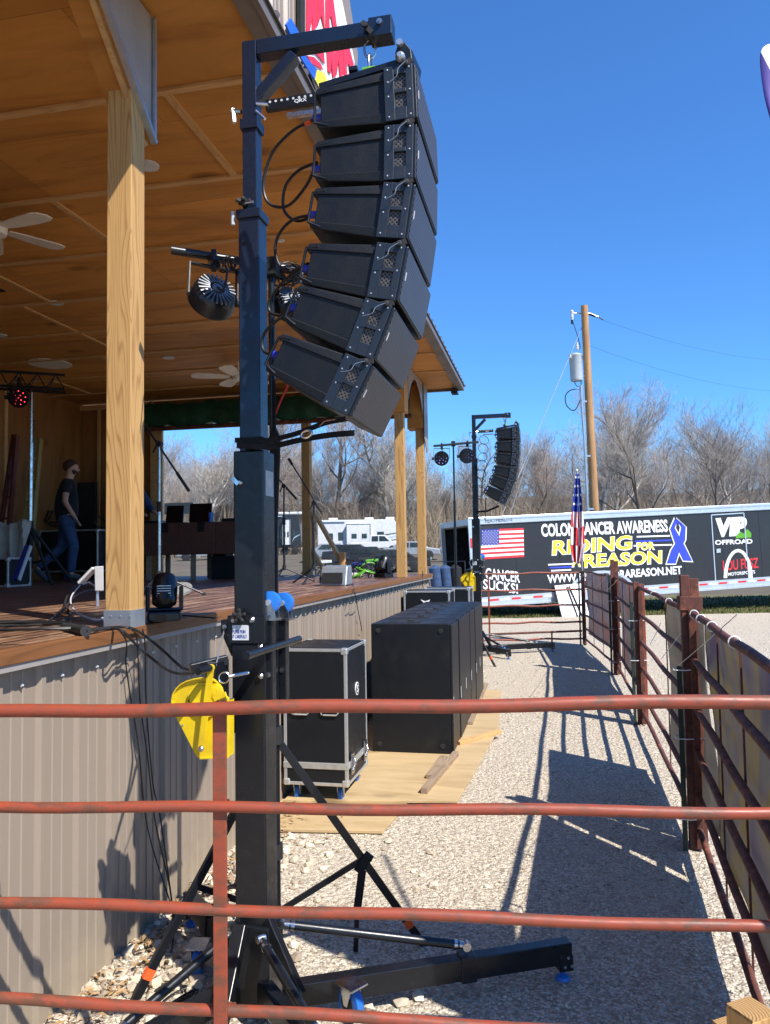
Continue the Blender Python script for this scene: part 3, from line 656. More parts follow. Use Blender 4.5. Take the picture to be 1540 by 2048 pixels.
# the left part of the stage: truss with red light on a stand, ladders, person, cases, canvas
Ys = 8.3
xl = ony(62, 900, Ys).x
t = thing('light_tripod', (xl, Ys, DZ), 'tall silver tripod stand carrying the dark truss at the back left of the stage', 'tripod stand')
zt = ony(62, 785, Ys).z
part('pole', MB().tube([(xl,Ys,DZ+.75),(xl,Ys,zt)], .019, 12).tube([(xl,Ys,DZ+.7),(xl,Ys,DZ+1.75)], .026, 12), M['chrome'], t, smooth=True)
part('collar', MB().tube([(xl,Ys,DZ+.2),(xl,Ys,DZ+.78)], .04, 12), M['rubber'], t)
for k in range(3):
    a = R(205)+k*R(120); e = (xl+math.cos(a)*.75, Ys+math.sin(a)*.75, DZ+.015)
    part('leg', MB().beam((xl,Ys,DZ+.72), e, .03, .03), M['rubber'], t); part('stay', MB().beam((xl,Ys,DZ+.26), V((xl,Ys,DZ+.72)).lerp(V(e), .6), .02, .02), M['rubber'], t)
tr = MB(); a0 = V((xl-1.6, Ys-1.1, zt+.05)); a1 = V((xl+.35, Ys+.15, zt+.05))
for o_ in ((0,0),(.2,0),(.1,.2)):
    off = V((-.5*o_[0], .85*o_[0], o_[1])); tr.tube([a0+off, a1+off], .018, 8)
n = 11
for i in range(n):
    u = a0.lerp(a1, i/n); v = a0.lerp(a1, (i+1)/n); h = u.lerp(v, .5)+V((-.05,.085,.2))
    tr.tube([u, h], .008, 5); tr.tube([h, v], .008, 5); tr.tube([u+V((-.1,.17,0)), h], .008, 5)
one('lighting_truss', tr, M['black'], 'black triangular lighting truss running back from the left frame edge', 'truss')
def led_par(c, aim, lab, lens, lr=1., s=1., group=None, yoke_to=None, back=False):
    """LED par can: round body with ribbed back, bolted in a yoke"""
    c = V(c); aim = V(aim).normalized(); t = thing('par_light', c, lab, 'stage light', group)
    prof = [(-.058,.02),(-.056,.07),(-.045,.088),(-.03,.098),(.012,.104),(.02,.108),(.028,.108),(.028,.098),(.018,.096)]
    part('body', MB().lathe(c, aim, [(a*s, b*s) for a, b in prof], 28), M['black'], t, smooth=True)
    u = aim.orthogonal().normalized(); v = aim.cross(u); mb = MB()
    for k in range(24):
        a = k*2*math.pi/24; d = u*math.cos(a)+v*math.sin(a); mb.beam(c+aim*(-.062*s)+d*.034*s, c+aim*(-.058*s)+d*.086*s, .007*s, .012*s, aim)
    mb.disc(c-aim*.062*s, aim, .024*s, .014*s, 16); part('cooling_ribs', mb, M['fin'] if back else M['black'], t)
    ln = part('lens_plate', MB().disc(c+aim*.018*s, aim, .095*s, .004, 24), M['screen'], t)
    mb = MB(); pts = [(0,0)]+[(.035*math.cos(k*2*math.pi/4), .035*math.sin(k*2*math.pi/4)) for k in range(4)]+[(.072*math.cos(.3+k*2*math.pi/9), .072*math.sin(.3+k*2*math.pi/9)) for k in range(9)]
    for a, b in pts: mb.lathe(c+aim*.021*s+(u*a+v*b)*s, aim, [(0,.0125*s*lr),(.004*s,.0115*s*lr),(.007*s,.004*s*lr)], 10)
    part('led', mb, lens, ln, smooth=True)
    side = aim.cross(V((0,0,1))).normalized()
    top = V(yoke_to) if yoke_to is not None else c+V((0,0,.16*s))
    yk = MB().beam(c+side*.115*s, c+side*.115*s+(top-c)*.75, .03*s, .005, side).beam(c-side*.115*s, c-side*.115*s+(top-c)*.75, .03*s, .005, side).beam(c+side*.115*s+(top-c)*.75, c-side*.115*s+(top-c)*.75, .03*s, .006, (0,0,1))
    part('yoke', yk, M['black'], t); part('clamp', MB().disc(top+(c-top)*.12, side, .034*s, .035*s, 12).beam(top+(c-top)*.3, top-(c-top)*.15, .02, .035), M['black'], t)
    part('yoke_knob', MB().disc(c+side*.125*s, side, .022*s, .03*s, 10), M['rubber'], t)
    part('power_cable', MB().tube(spline([c-aim*.07*s, c-aim*.14*s+V((0,0,-.06*s)), c-aim*.1*s+V((.03,0,.06*s)), top], 5), .005, 6), M['cable'], t)
    return t
p = ony(38, 795, Ys-.1); led_par(p, (.35,-.85,-.3), 'par light with glowing red leds hanging from the truss at far left', M['ledred'], s=1.15, yoke_to=p+V((0,0,.22)))
# ladders
def ladder(xa, xb, y, z1, mat, lab, lean=.18):
    t = thing('step_ladder', ((xa+xb)/2, y, DZ), lab, 'ladder')
    for x, x2 in ((xa, xa+.06), (xb, xb-.06)): part('rail', MB().beam((x, y-.3, DZ), (x2, y, z1), .03, .07, (0,1,0)), mat, t)
    for k in range(1, 7):
        z = DZ+k*(z1-DZ)/7; f_ = k/7; part('step', MB().box((xa+.06*f_, y-.3+.3*f_-.03, z-.012), (xb-.06*f_, y-.3+.3*f_+.04, z+.012)), M['alu'] if mat is M['ladder_y'] else mat, t)
xa, xb = ony(20, 900, 9.2).x, ony(42, 900, 9.2).x; ladder(xa, xb, 9.2, ony(30, 870, 9.2).z, M['ladder_r'], 'red fibreglass ladder leaning at the back left wall')
xa, xb = ony(62, 1000, 9.0).x, ony(88, 1000, 9.0).x; ladder(xa, xb, 9.0, ony(72, 878, 9.0).z, M['ladder_y'], 'yellow fibreglass step ladder behind the silver tripod')
# canvas heap draped over something
q = random.Random(12); mb = MB(); nx, nz = 26, 14; xa, xb = ony(-20, 1100, 8.0).x, ony(44, 1100, 8.0).x
for j in range(nz+1):
    for i in range(nx+1):
        u, v = i/nx, j/nz; mb.v.append((xa+(xb-xa)*u, 8.0+.12*v+.035*math.sin(u*17+v*3)+.02*math.sin(u*31+v*9), DZ+.02+(.80-.08*math.sin(u*5))*v*(1-.15*u*u)))
for j in range(nz):
    for i in range(nx): mb.f.append((j*(nx+1)+i, j*(nx+1)+i+1, (j+1)*(nx+1)+i+1, (j+1)*(nx+1)+i)); mb.mi.append(0)
o = one('canvas_sheet', mb, M['canvas'], 'crumpled off white canvas sheet draped at far left of the stage', 'sheet', smooth=True)
sd = o.modifiers.new('thickness', 'SOLIDIFY'); sd.thickness = .01
# road cases at the back
def road_case(x0, x1, y0, y1, z0, z1, lab, group=None, wheels=True, handles=False, latches=False, sticker=False, edge=.022, cat='road case'):
    t = thing('road_case', ((x0+x1)/2, (y0+y1)/2, z0), lab, cat, group)
    zb = z0+(.115 if wheels else 0)
    part('panels', MB().box((x0+.004, y0+.004, zb), (x1-.004, y1-.004, z1)), M['cab'], t)
    e = MB(); w_ = edge
    for x in (x0, x1-w_):
        for y in (y0, y1-w_): e.box((x, y, zb), (x+w_, y+w_, z1))
    for z in (zb, z1-w_):
        for y in (y0, y1-w_): e.box((x0+w_, y+.0005, z), (x1-w_, y+w_-.0005, z+w_))
        for x in (x0, x1-w_): e.box((x+.0005, y0+w_, z), (x+w_-.0005, y1-w_, z+w_))
    part('edging', e, M['alu'], t, bevel=.003)
    e = MB()
    for x in (x0, x1):
        for y in (y0, y1):
            for z in (zb, z1):
                sx_, sy_, sz_ = (1 if x == x0 else -1), (1 if y == y0 else -1), (1 if z == zb else -1)
                a = (x-sx_*.004, y-sy_*.004, z-sz_*.004); b = (x+sx_*.042, y+sy_*.042, z+sz_*.042)
                part('corner', MB().box(tuple(min(a[k], b[k]) for k in range(3)), tuple(max(a[k], b[k]) for k in range(3))), M['alu'], t, bevel=.009)
    if wheels:
        for x in (x0+.07, x1-.07):
            for y in (y0+.07, y1-.07):
                c = part('caster', MB().box((x-.03, y-.03, zb-.012), (x+.03, y+.03, zb)).prism([(x-.022,y-.02,zb-.012),(x-.022,y+.02,zb-.012),(x-.022,y+.02,z0+.04),(x-.022,y,z0+.03)], (1,0,0), 0, .004).prism([(x+.018,y-.02,zb-.012),(x+.018,y+.02,zb-.012),(x+.018,y+.02,z0+.04),(x+.018,y,z0+.03)], (1,0,0), 0, .004), M['galv'], t)
                part('wheel', MB().lathe((x, y+.012, z0+.045), (1,0,0), [(-.015,.035),(-.012,.044),(.012,.044),(.015,.035)], 20), M['bluewheel'], c, smooth=True)
    if handles:
        zm = (zb+z1)/2+.06
        for x in (x0+(x1-x0)*.27, x0+(x1-x0)*.73):
            e = MB(); torusR = .012
            e.tube([(x-.055,y0-.002,zm-.045),(x-.06,y0-.008,zm-.03),(x-.06,y0-.008,zm+.03),(x-.045,y0-.008,zm+.045),(x+.045,y0-.008,zm+.045),(x+.06,y0-.008,zm+.03),(x+.06,y0-.008,zm-.03),(x+.045,y0-.008,zm-.045),(x-.045,y0-.008,zm-.045)], .006, 6)
            hnd = part('handle', e, M['alu'], t); part('grip', MB().box((x-.045,y0-.012,zm-.03),(x+.045,y0-.002,zm-.012)), M['rubber'], hnd)
        # separate lid strip
        zs = zb+.13
        part('lid_joint', MB().box((x0-.003, y0-.004, zs-.02), (x1+.003, y1+.004, zs+.022)), M['alu'], t, bevel=.003)
        for y in (y0+.1, y1-.1):
            part('latch', MB().box((x1+.001, y-.035, zs-.07), (x1+.012, y+.035, zs+.07)).tube([(x1+.014,y-.02,zs-.04),(x1+.03,y,zs),(x1+.014,y+.02,zs+.04)], .006, 6).box((x1+.012,y-.012,zs-.05),(x1+.02,y+.012,zs+.05)), M['chrome'], t, bevel=.003)
    if sticker:
        zc = zb+(z1-zb)*.66; yc = (y0+y1)/2; part('round_sticker', MB().disc((x1-.002, yc, zc), (1,0,0), .045, .006, 24), M['textw'], t)
        part('sticker_mark', MB().disc((x1+.0015, yc, zc), (1,0,0), .037, .002, 24).box((x1+.002, yc-.02, zc-.0),(x1+.0035, yc+.02, zc+.01)), M['tee'], t)
        letters('S', (x1+.003, yc-.02, zc-.025), (0,1,0), (0,0,1), .04, .05, .001, .02, 0, M['textw'], t, 'sticker_letter')
    return t
xa, xb = ony(78, 1100, 10.3).x, ony(195, 1100, 10.3).x
road_case(xa, xb, 10.3, 10.9, DZ, ony(120, 1060, 10.3).z, 'black wheeled road case behind the walking person', wheels=True)
xa, xb = ony(0, 1140, 7.6).x, ony(16, 1140, 7.6).x
road_case(xa-.5, xb, 7.6, 8.0, DZ, ony(10, 1115, 7.6).z, 'low dark case on the stage floor, cut by the left frame edge', wheels=False)
one('led_batten', MB().beam(ony(32, 1160, 7.4), ony(57, 1092, 7.6), .07, .05), M['bluep'], 'blue and white light bar leaning beside the low dark case', 'light bar', bevel=.006)
one('light_strip', MB().beam(ony(38, 1160, 7.3), ony(62, 1092, 7.5), .015, .04), M['white'], 'white edge strip leaning against the blue light bar', 'strip')
xa, xb = ony(150, 1000, 10.9).x, ony(188, 1000, 10.9).x
one('grey_panel', MB().box((xa, 10.95, DZ+.7), (xb, 11.0, ony(160, 965, 10.95).z)), M['rubber'], 'dark grey upright panel behind the road case', 'panel', bevel=.01)
mb = MB(); xc = ony(100, 1050, 10.5).x
for k in range(9): torus(mb, (xc+rnd.uniform(-.15,.9), 10.5, ony(100,1052,10.5).z+rnd.uniform(.0,.15)), (rnd.uniform(-1,1),rnd.uniform(-1,1),.6), .11, .013, 16, 5)
one('coiled_cables', mb, M['cable'], 'coiled black cables piled on top of the wheeled road case', 'cables')
# ------------------------------------------------------------------ people
def skin_mesh(pts, edges, radii, sub=2, tf=None):
    me = bpy.data.meshes.new('s'); names = list(pts); idx = {n: i for i, n in enumerate(names)}
    me.from_pydata([pts[n] for n in names], [(idx[a], idx[b]) for a, b in edges], [])
    ob = bpy.data.objects.new('s', me); COL.objects.link(ob)
    sk = ob.modifiers.new('skin', 'SKIN'); sk.use_smooth_shade = True
    if not me.skin_vertices:
        bm = bmesh.new(); bm.from_mesh(me); bm.verts.layers.skin.verify(); bm.to_mesh(me); bm.free()
    for i, n in enumerate(names):
        r_ = radii[n]; r_ = r_ if isinstance(r_, tuple) else (r_, r_)
        me.skin_vertices[0].data[i].radius = r_; me.skin_vertices[0].data[i].use_root = (i == 0)
    ss = ob.modifiers.new('sub', 'SUBSURF'); ss.levels = sub; ss.render_levels = sub
    ev = ob.evaluated_get(bpy.context.evaluated_depsgraph_get()); out = bpy.data.meshes.new_from_object(ev)
    mb = MB(); mb.add([tuple(tf @ v.co) if tf else tuple(v.co) for v in out.vertices], [tuple(p.vertices) for p in out.polygons])
    bpy.data.objects.remove(ob); bpy.data.meshes.remove(out); return mb
def person(loc, rz, label, J, tee, jean, s=1.0):
    tf = Matrix.Translation(V(loc)) @ Matrix.Rotation(rz, 4, 'Z') @ Matrix.Scale(s, 4)
    b = dict(pelvis=(0,0,.95), belly=(0,0,1.1), chest=(.01,0,1.32), neck=(.025,0,1.47), head0=(.05,0,1.535), head1=(.082,0,1.625), head2=(.085,0,1.695))
    rad = dict(pelvis=.12, belly=(.12,.13), chest=(.12,.15), neck=.055, head0=.062, head1=.085, head2=.07)
    ed = [('pelvis','belly'),('belly','chest'),('chest','neck'),('neck','head0'),('head0','head1'),('head1','head2')]
    b['nose'] = (.176,0,1.588); rad['nose'] = .012; ed.append(('head1','nose'))
    for sd, y in (('r',-1),('l',1)):
        j = J[sd]
        b['ear'+sd] = (.06,y*.088,1.615); rad['ear'+sd] = .016; ed.append(('head1','ear'+sd))
        for k, r_ in (('sh',.06),('el',.042),('wr',.028),('ha',(.036,.02)),('hip',.085),('kn',.058),('an',.04),('to',.035)):
            b[k+sd] = j[k]; rad[k+sd] = r_
        ed += [('chest','sh'+sd),('sh'+sd,'el'+sd),('el'+sd,'wr'+sd),('wr'+sd,'ha'+sd),('pelvis','hip'+sd),('hip'+sd,'kn'+sd),('kn'+sd,'an'+sd),('an'+sd,'to'+sd)]
        h = V(j['ha']); w_ = V(j['wr']); d = (h-w_).normalized(); sdv = V(j.get('palm', (1,0,0))); sdv = (sdv-d*sdv.dot(d)).normalized(); nrm = d.cross(sdv)
        for fi, (off, ln) in enumerate(((-.028,.062),(-.01,.078),(.01,.08),(.028,.07))):
            a = h+sdv*off*.8+d*.015; c1 = h+sdv*off+d*(.03+ln*.45); c2 = h+sdv*off+d*(.03+ln*.9)+nrm*.018*y
            for q_, (nm, pt, rr_) in enumerate((('f%da'%fi, a, .011),('f%db'%fi, c1, .0095),('f%dc'%fi, c2, .008))): b[nm+sd] = tuple(pt); rad[nm+sd] = rr_
            ed += [('ha'+sd,'f%da'%fi+sd),('f%da'%fi+sd,'f%db'%fi+sd),('f%db'%fi+sd,'f%dc'%fi+sd)]
        b['th1'+sd] = tuple(w_.lerp(h,.4)-sdv*-.035); b['th2'+sd] = tuple(w_.lerp(h,.4)+sdv*.05+d*.045); rad['th1'+sd] = .013; rad['th2'+sd] = .0095
        ed += [('wr'+sd,'th1'+sd),('th1'+sd,'th2'+sd)]
    root = thing('person', loc, label, 'person')
    body = part('body', skin_mesh(b, ed, rad, 2, tf), M['skin'], root, smooth=True)
    cb = dict(waist=(0,0,.84), belly=(0,0,1.1), chest=(.01,0,1.32), collar=(.018,0,1.455)); cr_ = dict(waist=(.185,.19), belly=(.18,.185), chest=(.165,.195), collar=(.09,.1)); ce = [('waist','belly'),('belly','chest'),('chest','collar')]
    for sd in 'rl':
        j = J[sd]; sh, el = V(j['sh']), V(j['el']); cb['s'+sd] = tuple(sh); cb['e'+sd] = tuple(sh.lerp(el, j.get('slv', .62))); cr_['s'+sd] = .08; cr_['e'+sd] = .068; ce += [('chest','s'+sd),('s'+sd,'e'+sd)]
        if j.get('long'): cb['w'+sd] = tuple(el); cb['x'+sd] = tuple(el.lerp(V(j['wr']), .75)); cr_['w'+sd] = .055; cr_['x'+sd] = .042; cb['e'+sd] = tuple(sh.lerp(el,.5)); ce += [('e'+sd,'w'+sd),('w'+sd,'x'+sd)]
    part('t_shirt', skin_mesh(cb, ce, cr_, 2, tf), tee, root, smooth=True)
    jb = dict(w=(0,0,1.0), p=(0,0,.92)); jr = dict(w=(.15,.15), p=(.155,.155)); je = [('w','p')]
    for sd in 'rl':
        j = J[sd]; hp, kn, an = V(j['hip']), V(j['kn']), V(j['an']); jb['h'+sd] = tuple(hp+V((0,0,-.06))); jb['k'+sd] = tuple(kn); jb['c'+sd] = tuple(kn.lerp(an,.5)+V((-.012,0,0))); jb['a'+sd] = tuple(kn.lerp(an, .97))
        jr['h'+sd] = .105; jr['k'+sd] = .078; jr['c'+sd] = .07; jr['a'+sd] = .062; je += [('p','h'+sd),('h'+sd,'k'+sd),('k'+sd,'c'+sd),('c'+sd,'a'+sd)]
        a, t_ = V(j['an']), V(j['to']); sbd = {'h': tuple(a+(a-t_).normalized()*.05+V((0,0,-.04))), 'a': tuple(a+V((0,0,-.015))), 'm': tuple(a.lerp(t_,.6)+V((0,0,-.005))), 't': tuple(t_+(t_-a).normalized()*.04+V((0,0,-.005)))}
        part('shoe', skin_mesh(sbd, [('h','a'),('a','m'),('m','t')], {'h': .042, 'a': .048, 'm': (.046,.04), 't': (.038,.028)}, 2, tf), M['shoe'], root, smooth=True)
    part('jeans', skin_mesh(jb, je, jr, 2, tf), jean, root, smooth=True)
    hm = MB(); hc = V((.052,0,1.645)); nr_, ns_ = 9, 16
    for a in range(nr_+1):
        th = math.pi*.70*a/nr_
        for b_ in range(ns_):
            ph = 2*math.pi*b_/ns_; fr = max(0, math.cos(ph)); th2 = th*(1-.50*fr*fr); rr_ = 1+.03*math.sin(ph*5+a)
            hm.v.append(tuple(tf @ (hc+V((math.sin(th2)*math.cos(ph)*.103*rr_-.006, math.sin(th2)*math.sin(ph)*.088*rr_, math.cos(th2)*.100*rr_)))))
    for a in range(nr_):
        for b_ in range(ns_): hm.f.append((a*ns_+b_, a*ns_+(b_+1) % ns_, (a+1)*ns_+(b_+1) % ns_, (a+1)*ns_+b_)); hm.mi.append(0)
    part('hair', hm, M['hair'], root, smooth=True)
    part('beard', skin_mesh(dict(a=(.135,0,1.525), b=(.09,.052,1.565), c=(.09,-.052,1.565), d=(.06,.06,1.60), e=(.06,-.06,1.60)), [('a','b'),('a','c'),('b','d'),('c','e')], dict(a=.046, b=.036, c=.036, d=.026, e=.026), 2, tf), M['hair'], root, smooth=True)
    for y in (.032, -.032):
        e = MB().lathe((.158, y, 1.617), (1,0,0), [(-.008,.006),(0,.009),(.005,.004)], 8); e.v = [tuple(tf @ V(p)) for p in e.v]; part('eye', e, M['screen'], body)
    e = MB().beam((.172,-.018,1.553),(.172,.018,1.553),.006,.007); e.v = [tuple(tf @ V(p)) for p in e.v]; part('mouth', e, M['redp'], body)
    return root
J1 = {'r': dict(sh=(.0,-.17,1.39), el=(-.03,-.235,1.12), wr=(.09,-.23,.92), ha=(.125,-.215,.87), hip=(0,-.09,.88), kn=(.10,-.10,.5), an=(.06,-.10,.10), to=(.20,-.10,.045), palm=(0,1,0)),
      'l': dict(sh=(.0,.17,1.39), el=(-.02,.24,1.12), wr=(.10,.21,.93), ha=(.14,.19,.87), hip=(0,.09,.88), kn=(-.05,.09,.49), an=(-.38,.09,.19), to=(-.27,.09,.05), palm=(0,1,0))}
pd = CP + ray(132, 1160)*10.6
person((pd.x, pd.y, DZ), R(36), 'bearded man in black t-shirt and blue jeans walking to the right, looking down', J1, M['tee'], M['jean'], .97)
J2 = {'r': dict(sh=(.05,-.18,1.36), el=(.22,-.24,1.14), wr=(.43,-.2,1.04), ha=(.50,-.18,1.01), hip=(0,-.09,.88), kn=(.01,-.1,.5), an=(0,-.1,.09), to=(.15,-.11,.045), palm=(0,1,0), long=1),
      'l': dict(sh=(.05,.18,1.36), el=(.2,.22,1.12), wr=(.38,.16,1.03), ha=(.45,.15,1.0), hip=(0,.09,.88), kn=(.01,.1,.5), an=(0,.1,.09), to=(.15,.11,.045), palm=(0,1,0), long=1)}
pp = ony(262, 1060, 10.85)
person((pp.x, 10.85, DZ), R(-22), 'person in dark long sleeves reaching over the desk, mostly behind the nearest wooden post', J2, M['jean'], M['tee'], .97)

# ------------------------------------------------------------------ crank-up speaker tower
MXc, MYc = -1.095, 2.76
tw = thing('speaker_tower', (MXc, MYc, 0), 'tall dark blue-black crank tower nearest the camera, holding the big speaker array', 'speaker tower', 'speaker towers')
def T_(nm, mb, mt, **k): return part(nm, mb, mt, k.pop('parent', tw), **k)
def sq(mb, w_, z0, z1): return mb.box((MXc-w_/2, MYc-w_/2, z0), (MXc+w_/2, MYc+w_/2, z1))
T_('outer_mast', sq(MB(), .12, .05, 2.07), M['black'], bevel=.006)
T_('middle_mast', sq(MB(), .084, 2.0, 3.0), M['navy'], bevel=.004)
az = ony(500, 105, MYc).z
T_('inner_mast', sq(MB(), .058, 2.9, az+.03), M['navy'], bevel=.003)
arm = T_('top_arm', MB().box((MXc+.03, MYc-.029, az-.03), (-.60, MYc+.029, az+.029)), M['navy'], bevel=.003)
T_('arm_end', MB().box((-.615, MYc-.036, az-.038), (-.525, MYc+.036, az+.037)), M['navy'], bevel=.003)
T_('arm_bolt', MB().disc((-.57, MYc-.04, az+.01), (0,1,0), .011, .012, 14).disc((-.57, MYc-.045, az+.01), (0,1,0), .006, .014, 6), M['chrome'])
T_('arm_brace', MB().beam(ony(508,208,MYc), ony(590,112,MYc), .04, .05, (0,1,0)), M['navy'], bevel=.003)
T_('arm_knob', MB().beam(ony(724,44,MYc-.05), ony(744,66,MYc-.05), .01, .018).disc(ony(734,56,MYc-.04), (0,1,0), .009, .05, 10), M['rubber'])
kn = ony(487, 404, MYc-.05)
mb = MB().disc(kn, (.0,-.2,1), .012, .03, 12)
for k in range(5): a = k*2*math.pi/5; mb.beam(kn, kn+V((math.cos(a)*.03, math.sin(a)*.03, .004)), .014, .014)
T_('star_knob', mb, M['rubber'], bevel=.004); T_('knob_bolt', MB().tube([kn+V((0,0,-.005)), kn+V((.04,0,-.004))], .006, 8), M['chrome'])
sq_ = MB(); sq(sq_, .098, 2.97, 3.005); T_('mast_collar', sq_, M['navy'], bevel=.003)
mb = MB()
for a, b in ((487,487),(490,632),(491,779)): mb.disc(ony(a,b,MYc-.0425), (0,1,0), .0075, .002, 12)
T_('pin_hole', mb, M['screen'])
sq_ = MB(); sq(sq_, .074, 3.33, 3.37); T_('clamp_band', sq_, M['navy'], bevel=.002)
p = ony(468, 226, MYc-.02); T_('clamp_bolt', MB().tube([p+V((-.01,0,.01)), p+V((.03,0,0))], .009, 10).beam(p+V((-.005,0,.015)), p+V((.004,-.01,-.045)), .012, .014), M['chrome'])
b0, b1 = ony(533, 214, MYc), ony(650, 196, MYc)
bp = T_('perforated_bar', MB().prism([b0+V((0,0,-.02)), b1+V((0,0,-.02)), b1+V((0,0,.022)), b0+V((0,0,.022))], (0,1,0), -.012, .012), M['black'], bevel=.002)
mb = MB()
for i in range(9): mb.disc(b0.lerp(b1, .08+.1*i)+V((0,-.0125,.010)), (0,1,0), .005, .002, 10)
part('holes', mb, M['white'], bp)
letters('QRX', b0.lerp(b1,.5)+V((0,-.0135,-.012)), (b1-b0), (0,0,1), .05, .016, .001, .01, 0, M['textw'], bp)
T_('bar_link', MB().tube([ony(512,208,MYc-.03), b0+V((.01,-.014,0))], .006, 8).tube([ony(512,222,MYc-.03), ony(530,238,MYc-.03)], .006, 8).beam(ony(575,232,MYc), ony(655,222,MYc), .02, .016), M['chrome'])
# spirit level
T_('spirit_level', MB().tube([ony(466,424,MYc-.04), ony(466,450,MYc-.04)], .008, 8), M['insul'])
# lower collar with handle, label, folded casters
zc0, zc1 = 1.13, 1.455
T_('lower_collar', MB().box((MXc-.082, MYc-.072, zc0+.22), (MXc+.068, MYc+.075, zc1)).box((MXc-.066, MYc-.066, zc0-.0), (MXc+.066, MYc+.066, zc0+.22)), M['black'], bevel=.004)
cl = T_('cable_guide', MB().prism([(MXc-.083, MYc-.03, 1.44), (MXc-.125, MYc-.03, 1.435), (MXc-.125, MYc-.03, 1.39), (MXc-.083, MYc-.03, 1.30)], (0,1,0), 0, .04), M['black'])
part('pulley_bolt', MB().disc((MXc-.108, MYc-.033, 1.41), (0,1,0), .009, .008, 12), M['chrome'], cl)
lb = T_('warning_label', MB().box((MXc-.06, MYc-.0745, 1.365), (MXc+.004, MYc-.0728, 1.42)), M['label'])
letters('PLEASE PUSH\nIT CAREFULLY', (MXc-.058, MYc-.0752, 1.373), (1,0,0), (0,0,1), .056, .03, .0005, .0, 0, M['bluep'], lb)
kn = V((MXc-.028, MYc-.085, 1.455)); mb = MB().disc(kn, (0,1,0), .012, .02, 10)
for k in range(5): a = k*2*math.pi/5+.3; mb.beam(kn, kn+V((math.cos(a)*.027, -.004, math.sin(a)*.027)), .013, .013)
T_('star_knob', mb, M['rubber'], bevel=.004)
mb = MB()
for x, z in ((MXc-.055, 1.44),(MXc+.018, 1.44),(MXc+.05,1.34),(MXc+.05,1.235)): mb.lathe((x, MYc-.073, z), (0,-1,0), [(0,.011),(.005,.011),(.011,.005)], 12)
for z in (1.95,): mb.lathe((MXc-.03, MYc-.061, z), (0,-1,0), [(0,.012),(.006,.011),(.012,.005)], 12)
T_('bolt_heads', mb, M['chrome'], smooth=True)
mb = MB(); s0 = V((MXc-.045, MYc-.062, 1.955)); T_('wing_nut', MB().beam(s0+V((-.012,-.012,.012)), s0+V((.012,-.012,-.012)), .008, .016), M['chrome'])
lp = T_('side_label', MB().box((MXc+.0605, MYc-.04, 1.90), (MXc+.062, MYc+.04, 1.995)), M['insul']); part('round_mark', MB().disc((MXc+.0622, MYc, 1.95), (1,0,0), .018, .002, 16), M['white'], lp)
hx = MXc+.055; h0 = V((hx, MYc-.30, 1.275)); h1 = V((hx, MYc+.17, 1.275))
hp0 = onx(492, 1312, MXc+.083); hp1 = onx(598, 1278, MXc+.083)
T_('push_handle', MB().tube([hp0, hp1], .0145, 12), M['black'], smooth=True)
# twin uprights carrying spare casters
for i, (px_, yy) in enumerate(((540, MYc-.02), (563, MYc+.10))):
    q0 = ony(px_, 1240, yy); x = q0.x+.008*i
    up = T_('upright', MB().box((x-.016, yy-.02, 1.12), (x+.016, yy+.02, q0.z+.0)), M['black'], bevel=.003)
    z = q0.z
    cs = T_('caster', MB().box((x-.034, yy-.03, z), (x+.034, yy+.03, z+.008)).prism([(x-.03,yy-.022,z+.008),(x+.03,yy-.022,z+.008),(x+.026,yy-.022,z+.035),(x+.004,yy-.022,z+.075),(x-.01,yy-.022,z+.075),(x-.028,yy-.022,z+.04)], (0,1,0), 0, .004).prism([(x-.03,yy+.018,z+.008),(x+.03,yy+.018,z+.008),(x+.026,yy+.018,z+.035),(x+.004,yy+.018,z+.075),(x-.01,yy+.018,z+.075),(x-.028,yy+.018,z+.04)], (0,1,0), 0, .004), M['chrome'])
    part('wheel', MB().lathe((x, yy, z+.066), (0,1,0), [(-.016,.030),(-.013,.041),(.013,.041),(.016,.030)], 22), M['bluewheel'], cs, smooth=True)
    part('hub', MB().disc((x, yy, z+.066), (0,1,0), .011, .05, 14), M['alu'], cs)
    T_('cross_link', MB().tube([(x, yy-.025, 1.235), (x, yy+.03, 1.235)], .01, 10), M['chrome'])
# winch
wy = 2.52
wo = [ony(a,b,wy) for a, b in ((345,1408),(345,1398),(348,1386),(354,1376),(363,1367),(374,1361),(387,1357),(400,1355),(414,1355),(426,1357),(436,1363),(443,1372),(447,1384),(452,1391),(458,1396),(458,1515),(402,1517),(395,1515),(389,1507),(346,1424))]
wq = T_('winch', MB().prism(wo, (0,1,0), 0, .006), M['yellow'], bevel=.002)
rm = MB(); ctr = ony(405,1420,wy)
for a, b in zip(wo[:16], wo[1:17]): rm.hexa([a+V((0,-.0005,0)), b+V((0,-.0005,0)), b+(ctr-b)*.035+V((0,-.0005,0)), a+(ctr-a)*.035+V((0,-.0005,0)), a+V((0,-.011,0)), b+V((0,-.011,0)), b+(ctr-b)*.03+V((0,-.011,0)), a+(ctr-a)*.03+V((0,-.011,0))])
part('pressed_rim', rm, M['yellow'], wq)
part('ratchet_gear', MB().lathe(ony(432,1382,wy-.004), (0,-1,0), [(0,.028),(.01,.027),(.012,.012)], 14).beam(ony(428,1398,wy-.012), ony(452,1388,wy-.012), .008, .016), M['yellow'], wq)
part('rivets', MB().lathe(ony(388,1415,wy-.001), (0,-1,0), [(0,.005),(.003,.004)], 8).lathe(ony(365,1450,wy-.001), (0,-1,0), [(0,.004),(.003,.003)], 8).lathe(ony(440,1505,wy-.001), (0,-1,0), [(0,.005),(.003,.004)], 8), M['galv'], wq)
